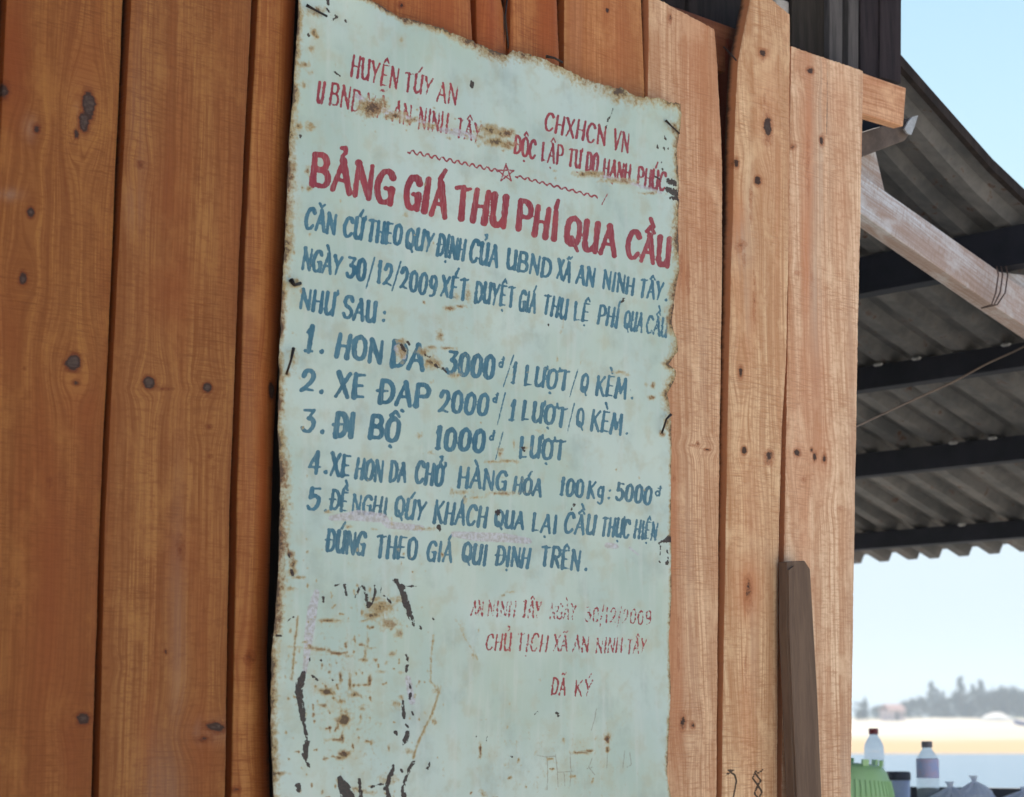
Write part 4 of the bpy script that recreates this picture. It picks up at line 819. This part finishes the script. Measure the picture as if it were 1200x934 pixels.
# ------------------------------------------------------------------ ground, river, far sandbank
def profz(y):
    return np.interp(y, [-400, 8.6, 11, 15, 178, 187, 260, 330, 480, 520, 4500], [0, 0, -1.2, -3.2, -3.2, -1.98, -1.0, -.25, .72, .85, 1.2])
ys = np.concatenate([np.linspace(-400, 0, 6), np.linspace(1, 16, 31), np.linspace(20, 176, 12), np.linspace(178, 520, 60), np.linspace(560, 4500, 10)])
xs = np.concatenate([np.linspace(-3500, -300, 10), np.linspace(-200, 300, 80), np.linspace(400, 3500, 10)])
GX, GY = np.meshgrid(xs, ys); GZ = profz(GY)
GZ = GZ+np.where(GY > 188, .16*np.sin(GX*.05+GY*.03)*np.clip((GY-188)/40, 0, 1)+.1*np.sin(GX*.13+1)*np.clip((GY-200)/40, 0, 1), 0)
me = bpy.data.meshes.new('ground'); idx = np.arange(GX.size).reshape(GX.shape)
q = np.stack([idx[:-1, :-1], idx[:-1, 1:], idx[1:, 1:], idx[1:, :-1]], -1).reshape(-1, 4)
build_np(me, np.stack([GX, GY, GZ], -1).reshape(-1, 3), q, np.ones(len(q), bool))
def sand():
    t = NT('river_sand'); g = t.n('NewGeometry').outputs['Position']; p = t.sep(g)
    n = t.noise(g, .05, 5, .6); n2 = t.noise(g, 6, 5, .6)
    dry = t.mix(t.ss(n, .4, .65), (.42, .36, .27), (.50, .44, .35)); dry = t.mix(t.math('MULTIPLY', t.ss(n2, .5, .7), .4), dry, (.40, .33, .23))
    wet = t.ss(t.math('ADD', p[2], t.math('MULTIPLY', t.math('SUBTRACT', n, .5), .5)), -1.45, -.95)
    far = t.ss(p[1], 100, 150); nearland = t.mix(t.ss(n2, .4, .6), (.50, .44, .35), (.60, .54, .44))
    col = t.mix(wet, (.40, .27, .13), dry); col = t.mix(far, nearland, col)
    grass = t.math('MULTIPLY', t.ss(p[1], 500, 520), t.ss(n, .3, .5)); col = t.mix(grass, col, (.10, .12, .05))
    t.bump(n2, .4, .02); return t.fin(col, .9, 0, .2)
tag(link('ground', me, sand()), kind='structure')
t = NT('river_water'); g = t.n('NewGeometry').outputs['Position']
t.bump(t.math('ADD', t.noise(g, .8, 4, .6), t.math('MULTIPLY', t.noise(g, 5, 3, .6), .3)), .5, .10)
wm = t.fin((.05, .10, .15), .22, 0, .5)
me = mesh('water', [(-3400, 10, -2), (3400, 10, -2), (3400, 200, -2), (-3400, 200, -2)], [(0, 1, 2, 3)])
tag(link('water', me, wm), kind='structure')

# ------------------------------------------------------------------ far trees, house, tent, boat
leaf = [mottled('pine_foliage', (.025, .05, .05), (.06, .095, .08), .9, .8, bump=0), mottled('broadleaf_foliage', (.06, .12, .05), (.20, .24, .13), .9, .8, bump=0)]
bark = mottled('grey_bark', (.10, .08, .06), (.16, .13, .1), 3, .9)
def crown_mesh(kind, seed):
    r = random.Random(seed); vs, fs = [], []
    clumps = []
    if kind == 'tall':
        for k in range(30):
            f = k/29; z = .5+f*7.7; rad = (1.45*(1-f)**.7+.18)*r.uniform(.5, 1.15); a = r.uniform(0, 6.28); clumps.append((rad*math.cos(a)*.8, rad*math.sin(a)*.8, z, .35+.7*(1-f)))
    else:
        for k in range(30):
            a = r.uniform(0, 6.28); ph = r.uniform(-1.2, 1.5); rr = r.uniform(.5, 1)
            clumps.append((2.3*rr*math.cos(ph)*math.cos(a), 2.3*rr*math.cos(ph)*math.sin(a), 2.7+2.6*math.sin(ph)*rr, r.uniform(.6, 1.1)))
    for (x, y, z, s) in clumps:
        for j in range(34):
            c = Vector((r.gauss(x, s*.5), r.gauss(y, s*.5), r.gauss(z, s*.42))); n = Vector((r.gauss(0, 1), r.gauss(0, 1), r.gauss(0, 1))).normalized(); a = n.orthogonal().normalized(); b = n.cross(a); l = r.uniform(.15, .36)
            i = len(vs); vs += [c+a*l, c+b*l*.5, c-a*l, c-b*l*.5]; fs.append((i, i+1, i+2, i+3))
    return mesh('crown', vs, fs)
def trunk_mesh(h, seed):
    r = random.Random(seed); mb = MB(); mb.tube([(0, 0, -.3), (r.uniform(-.1, .1), 0, h*.4), (r.uniform(-.25, .25), .1, h)], [.17, .12, .04], 6)
    for k in range(5):
        z = h*(.35+.12*k); a = r.uniform(0, 6.28); mb.tube([(0, 0, z), (.8*math.cos(a), .8*math.sin(a), z+.7)], [.06, .02], 4)
    return mesh('trunk', mb.v, mb.f)
protos = {('tall', s): (crown_mesh('tall', s), trunk_mesh(8, s)) for s in (1, 2, 3)}
protos.update({('round', s): (crown_mesh('round', s+9), trunk_mesh(4.5, s)) for s in (1, 2, 3)})
def tree(px, y, h, kind, s, label, m):
    base = at(px, 840, y); z = float(profz(y))-.1
    r = empty('pine_tree' if kind == 'tall' else 'broadleaf_tree', (float(base[0]), y, z), random.uniform(0, 6))
    k = h/(8.3 if kind == 'tall' else 6.0); r.scale = (k, k, k)
    tag(r, label, 'tree', 'trees along the far sandbank')
    link('crown', protos[(kind, s)][0], m, r); link('trunk', protos[(kind, s)][1], bark, r)
spec = [(1008,470,4.6,'round',1),(1014,470,5.0,'tall',2),(1025,480,3.4,'round',2),(1031,480,3.8,'round',3),(1060,490,4.8,'round',1),(1070,492,5.4,'round',2),(1080,495,6.2,'round',3),(1092,500,8.8,'tall',1),(1099,505,7.2,'tall',2),(1106,500,6.6,'tall',3),(1113,498,5.6,'round',1),
 (1120,505,7.0,'round',2),(1127,500,10.0,'tall',3),(1134,505,7.4,'round',1),(1141,500,8.2,'tall',2),(1150,505,9.4,'tall',1),(1156,500,7.6,'round',3),(1164,502,7.4,'round',2),(1173,505,8.4,'round',1),(1181,500,9.0,'round',3),(1190,498,8.2,'round',2),(1199,500,7.6,'round',1),(1210,500,8.4,'round',3),(1222,503,9,'tall',1),(1236,503,8,'round',2)]
ORD = ['first','second','third','fourth','fifth','sixth','seventh','eighth','ninth','tenth','eleventh','twelfth','thirteenth','fourteenth','fifteenth','sixteenth','seventeenth','eighteenth','nineteenth','twentieth','twenty-first','twenty-second','twenty-third','twenty-fourth','twenty-fifth']
spec.sort()
for i, (px, y, h, kd, s) in enumerate(spec):
    lb = ('tall feathery' if kd == 'tall' and h > 8 else 'slim feathery' if kd == 'tall' else 'low bushy' if h < 6 else 'broad leafy')+' hazy tree, '+ORD[i]+' from the left in the far row beyond the sandbank'
    tree(px, y, h, kd, s, lb, leaf[0] if kd == 'tall' or px < 1060 else leaf[1])
def far_house():
    b = at(1046, 840, 460); z = float(profz(460))-.1; r = empty('house', (float(b[0]), 460, z), .5)
    tag(r, 'small distant pinkish house with a reddish roof behind the far sandbank', 'house')
    mb = MB(); mb.box((-2.2, -1.6, 0), (2.2, 1.6, 2.3)); mb.build('wall', mottled('pink_plaster', (.52, .40, .38), (.6, .48, .46), 1, .9), r)
    mb = MB(); mb.prism([(-2.5, -1.9, 2.2), (2.5, -1.9, 2.2), (2.5, 0, 3.5), (-2.5, 0, 3.5)], (0, 0, .12)); mb.prism([(-2.5, 1.9, 2.2), (2.5, 1.9, 2.2), (2.5, 0, 3.5), (-2.5, 0, 3.5)], (0, 0, .12)); mb.build('roof', mottled('clay_tile', (.28, .15, .13), (.36, .22, .19), 3, .8), r)
    mb = MB(); mb.box((-.5, -1.64, 0), (.4, -1.58, 1.9)); mb.build('door', old_dark, r)
    mb = MB(); mb.box((1.0, -1.64, .9), (1.7, -1.58, 1.6)); mb.build('window', old_dark, r)
far_house()
b = at(1168, 845, 440); heap = []
r_ = random.Random(3); mb = MB()
n = 16; rings = [(3.0, 0), (2.5, .6), (1.8, 1.2), (.9, 1.7), (.2, 1.9)]
mb.lathe([(a*1.0, z) for a, z in rings], n); mb.v = [(x*1.3*r_.uniform(.93, 1.07), y*r_.uniform(.93, 1.07), z) for x, y, z in mb.v]
o = mb.build('sand_heap', mottled('pale_dry_sand', (.6, .56, .48), (.68, .64, .57), 1, .95), smooth=True); o.location = (float(b[0]), 440, float(profz(440))-.15)
tag(o, 'low white heap of sand in front of the far tree row', 'sand heap')
b = at(1206, 852, 330); r = empty('boat', (float(b[0]), 330, float(profz(330))+.02), .15)
tag(r, 'small blue boat pulled up on the far sandbank at the right edge', 'boat')
mb = MB(); L_ = 2.6; sec = []
for k in range(9):
    f = k/8*2-1; wd = .62*(1-abs(f)**2.4)+.02; sh = .75+.35*f*f; sec.append([(f*L_, -wd, sh), (f*L_, -wd*.8, .3+.3*f*f), (f*L_, 0, .05+.4*f*f), (f*L_, wd*.8, .3+.3*f*f), (f*L_, wd, sh), (f*L_, wd*.85, sh-.05), (f*L_, 0, .25+.4*f*f), (f*L_, -wd*.85, sh-.05)])
vs = [p for s in sec for p in s]; fs = [(i*8+k, i*8+(k+1) % 8, (i+1)*8+(k+1) % 8, (i+1)*8+k) for i in range(8) for k in range(8)]; mb.add(vs, fs)
mb.build('hull', mottled('blue_boat_paint', (.03, .07, .28), (.05, .1, .36), 2, .5), r)
for a_ in (-.6, .7):
    mb = MB(); mb.box((a_, -.47, .62), (a_+.3, .47, .68)); mb.build('thwart', old_grey, r)

# ------------------------------------------------------------------ stall counter with bottles, basket, tub, bags
CT = 1.0
stall = empty('stall_counter', (1.35, 6.1, 0), math.radians(-6)); tag(stall, 'dark wooden stall counter under the lean-to, bottles and basket standing on it', 'counter')
for k in range(5):
    mb = MB(); mb.box((-.62, -.40+k*.165, CT-.03), (.95, -.24+k*.165-.006, CT)); mb.build('board', old_dark, stall, bevel=.003)
for sx in (-.58, .88):
    for sy in (-.37, .36):
        mb = MB(); mb.box((sx, sy, 0), (sx+.05, sy+.05, CT-.032)); mb.build('leg', old_dark, stall, bevel=.003)
rail = empty('railing', (1.6, 6.62, 0), math.radians(-4)); tag(rail, 'dark board railing running behind the counter, water showing above it', 'railing')
def rb_(y0px, zoff): pass
for z0, z1 in ((.86, 1.085), (.60, .82), (.34, .56)):
    mb = MB(); mb.prism([(-.85, 0, z0), (1.2, 0, z0), (1.2, 0, z1-.022), (-.85, 0, z1)], (0, .025, 0)); mb.build('board', mottled('navy_board', (.018, .02, .03), (.035, .04, .06), 6, .6), rail, bevel=.003)
for sx in (-.8, .15, 1.1):
    mb = MB(); mb.box((sx, .027, 0), (sx+.07, .09, 1.05)); mb.build('post', old_dark, rail, bevel=.004)
def clear(name, tint, rough=.08, alpha=.0):
    t = NT(name); t.b.inputs['Transmission Weight'].default_value = .80; t.b.inputs['IOR'].default_value = 1.03
    g = t.n('TexCoord').outputs['Object']; n = t.noise(g, 30, 3, .5)
    return t.fin(t.mix(n, tint, tuple(min(1, c*1.03) for c in tint)), rough, 0, .5)
def bottle(px, ytop, Y, rad, hgt, cap_col, label_col, label, base_z=None, liquid=None):
    b = at(px, ytop, Y); zt_ = float(b[2]); z0 = zt_-hgt
    r = empty('bottle', (float(b[0]), Y, z0)); tag(r, label, 'bottle')
    R_ = rad; h = hgt-.018
    prof = [(R_*.80, 0), (R_*.97, .008), (R_, .02), (R_, h*.20), (R_*.95, h*.24), (R_, h*.28), (R_, h-.052), (R_*.98, h-.042), (R_*.90, h-.033), (R_*.76, h-.024), (R_*.60, h-.016), (R_*.47, h-.010), (R_*.42, h-.006), (R_*.42, h)]
    mb = MB(); mb.lathe(prof, 28); mb.build('body', clear('clear_plastic', (.90, .93, .96)), r, smooth=True)
    mb = MB(); mb.lathe([(R_*.47, h-.004), (R_*.50, h-.002), (R_*.50, h+.011), (R_*.44, h+.014)], 20); mb.build('cap', mottled('cap_plastic', cap_col, tuple(c*1.25 for c in cap_col), 50, .4), r, smooth=False)
    if label_col:
        mb = MB(); mb.lathe([(R_+.0008, h-.090), (R_+.0008, h-.036)], 28, capb=False, capt=False); mb.build('label', mottled('printed_wrapper', label_col[0], label_col[1], 35, .5), r, smooth=True)
    return r
bottle(1023.5, 852, 6.34, .030, .27, (.20, .02, .03), None, 'clear plastic bottle with a dark red cap behind the green basket')
bottle(1086, 867, 6.0, .0315, .232, (.12, .11, .14), ((.42, .52, .85), (.62, .50, .72)), 'clear plastic bottle with a blue and purple wrapper right of the green basket')
# upturned green basket
bb = at(984, 934, 5.92); bk = empty('green_basket', (float(bb[0]), 5.92, CT)); bk.rotation_euler = (0, math.radians(4), 0)
tag(bk, 'pale green plastic basket with slotted sides, half hidden by the plank wall', 'basket')
gm = NT('green_plastic'); g_ = gm.n('TexCoord').outputs['Object']; gm.b.inputs['Transmission Weight'].default_value = .12
gmat = gm.fin(gm.mix(gm.noise(g_, 25, 3, .5), (.42, .72, .30), (.52, .80, .42)), .45, 0, .5)
HB = .172
mb = MB(); mb.lathe([(.153, .01), (.150, HB*.30), (.144, HB*.55), (.134, HB*.75), (.124, HB*.88), (.112, HB*.96), (.095, HB), (.02, HB+.002)], 56, capb=False)
mb.build('body', gmat, bk, smooth=True)
mb = MB()
for k in range(56):
    a = 2*math.pi*k/56; c_, s_ = math.cos(a), math.sin(a); mb.tube([(c_*.1535, s_*.1535, .004), (c_*.1505, s_*.1505, HB*.3), (c_*.1445, s_*.1445, HB*.55), (c_*.1345, s_*.1345, HB*.75)], .003, 5)
o = mb.build('ribs', gmat, bk); o['kind'] = 'stuff'
mb = MB(); mb.tube([(.156*math.cos(2*math.pi*k/56), .156*math.sin(2*math.pi*k/56), .008) for k in range(57)], .007, 6, cap=False); mb.build('rim', gmat, bk, smooth=True)
for k in range(8):
    a = -.35+k*math.pi/4; mb = MB(); mb.box((-.010, -.004, HB-.004), (.010, .005, HB+.014)); ca, sa = math.cos(a), math.sin(a)
    mb.v = [(.108*ca+x*-sa+y*ca, .108*sa+x*ca+y*sa, z) for x, y, z in mb.v]; mb.build('foot', gmat, bk)
# grey tub with a dark lid
b = at(1058, 905, 6.12); r = empty('lidded_tub', (float(b[0]), 6.2, CT)); tag(r, 'small grey-blue tub with a dark lid between the basket and the labelled bottle', 'tub')
zt_ = float(b[2])-CT
mb = MB(); mb.lathe([(.028, 0), (.033, .01), (.036, zt_-.02)], 24); mb.build('body', mottled('grey_blue_plastic', (.60, .66, .88), (.70, .75, .92), 20, .4), r, smooth=True)
mb = MB(); mb.lathe([(.038, zt_-.024), (.038, zt_-.004), (.034, zt_)], 24); mb.build('lid', mottled('dark_lid', (.03, .035, .06), (.05, .055, .09), 20, .5), r)
# crumpled clear bags
def bag(px, py, Y, sx, sz, seed, label, knot):
    rr = random.Random(seed); b = at(px, py, Y); r = empty('plastic_bag', (float(b[0]), Y, CT)); tag(r, label, 'bag')
    h = float(b[2])-CT; nu_, nv_ = 40, 22; vs = []
    ph = [rr.uniform(0, 6.28) for _ in range(6)]
    for j in range(nv_):
        f = j/(nv_-1)
        rad = math.sin(min(1, f*1.35)*math.pi*.5)**.5*(1 if f < .55 else max(.10, 1-((f-.55)/.33)**1.4 if f < .86 else .10))
        if f > .92: rad = .10+(f-.92)*1.1
        for i in range(nu_):
            a = 2*math.pi*i/nu_; wr = 1+.09*math.sin(5*a+ph[0]+f*4)+.07*math.sin(11*a+ph[1]-f*7)+.05*math.sin(19*a+ph[2]+f*15)+.04*rr.uniform(-1, 1)
            vs.append((sx*rad*wr*math.cos(a)+.004*math.sin(f*9+ph[3]), sx*.8*rad*wr*math.sin(a), f*h+.004*math.sin(7*a+ph[4])*(1 if 0 < f < .95 else 0)))
    fs = [(j*nu_+i, j*nu_+(i+1) % nu_, (j+1)*nu_+(i+1) % nu_, (j+1)*nu_+i) for j in range(nv_-1) for i in range(nu_)]
    t = NT('thin_clear_film'); 
    t.b.inputs['Transmission Weight'].default_value = .2; t.b.inputs['IOR'].default_value = 1.03
    g = t.n('TexCoord').outputs['Object']; n = t.noise(g, 45, 4, .6); t.bump(n, .8, .01)
    m = t.fin(t.mix(t.ss(n, .35, .65), (.80, .84, .96), (.95, .96, 1.0)), .3, 0, .6)
    tr = t.n('BsdfTranslucent'); tr.inputs[0].default_value = (.92, .94, 1, 1); ms_ = t.n('MixShader'); ms_.inputs[0].default_value = .55
    out = t.t.nodes['Material Output']; t.L(t.b.outputs[0], ms_.inputs[1]); t.L(tr.outputs[0], ms_.inputs[2]); t.L(ms_.outputs[0], out.inputs['Surface'])
    link('film', mesh('film', vs, fs, False), m, r)
bag(1114, 916, 5.95, .068, .1, 1, 'crumpled pale blue plastic bag lying right of the labelled bottle', 0)
bag(1140, 909, 5.98, .062, .1, 2, 'knotted clear plastic bag with an upright twisted neck, middle of the counter', 1)
bag(1201, 922, 5.95, .075, .1, 3, 'crumpled white plastic bag at the right edge of the photo', 0)

# ------------------------------------------------------------------ air
mb = MB(); mb.box((-900, -60, -5), (900, 720, 14))
t = bpy.data.materials.new('river_haze'); t.use_nodes = True; n_ = t.node_tree; n_.nodes.remove(n_.nodes['Principled BSDF'])
pv = n_.nodes.new('ShaderNodeVolumePrincipled'); pv.inputs['Density'].default_value = .0007; pv.inputs['Color'].default_value = (.84, .93, 1, 1); pv.inputs['Anisotropy'].default_value = .0
n_.links.new(pv.outputs[0], n_.nodes['Material Output'].inputs['Volume'])
o = mb.build('haze', t); tag(o, kind='stuff')
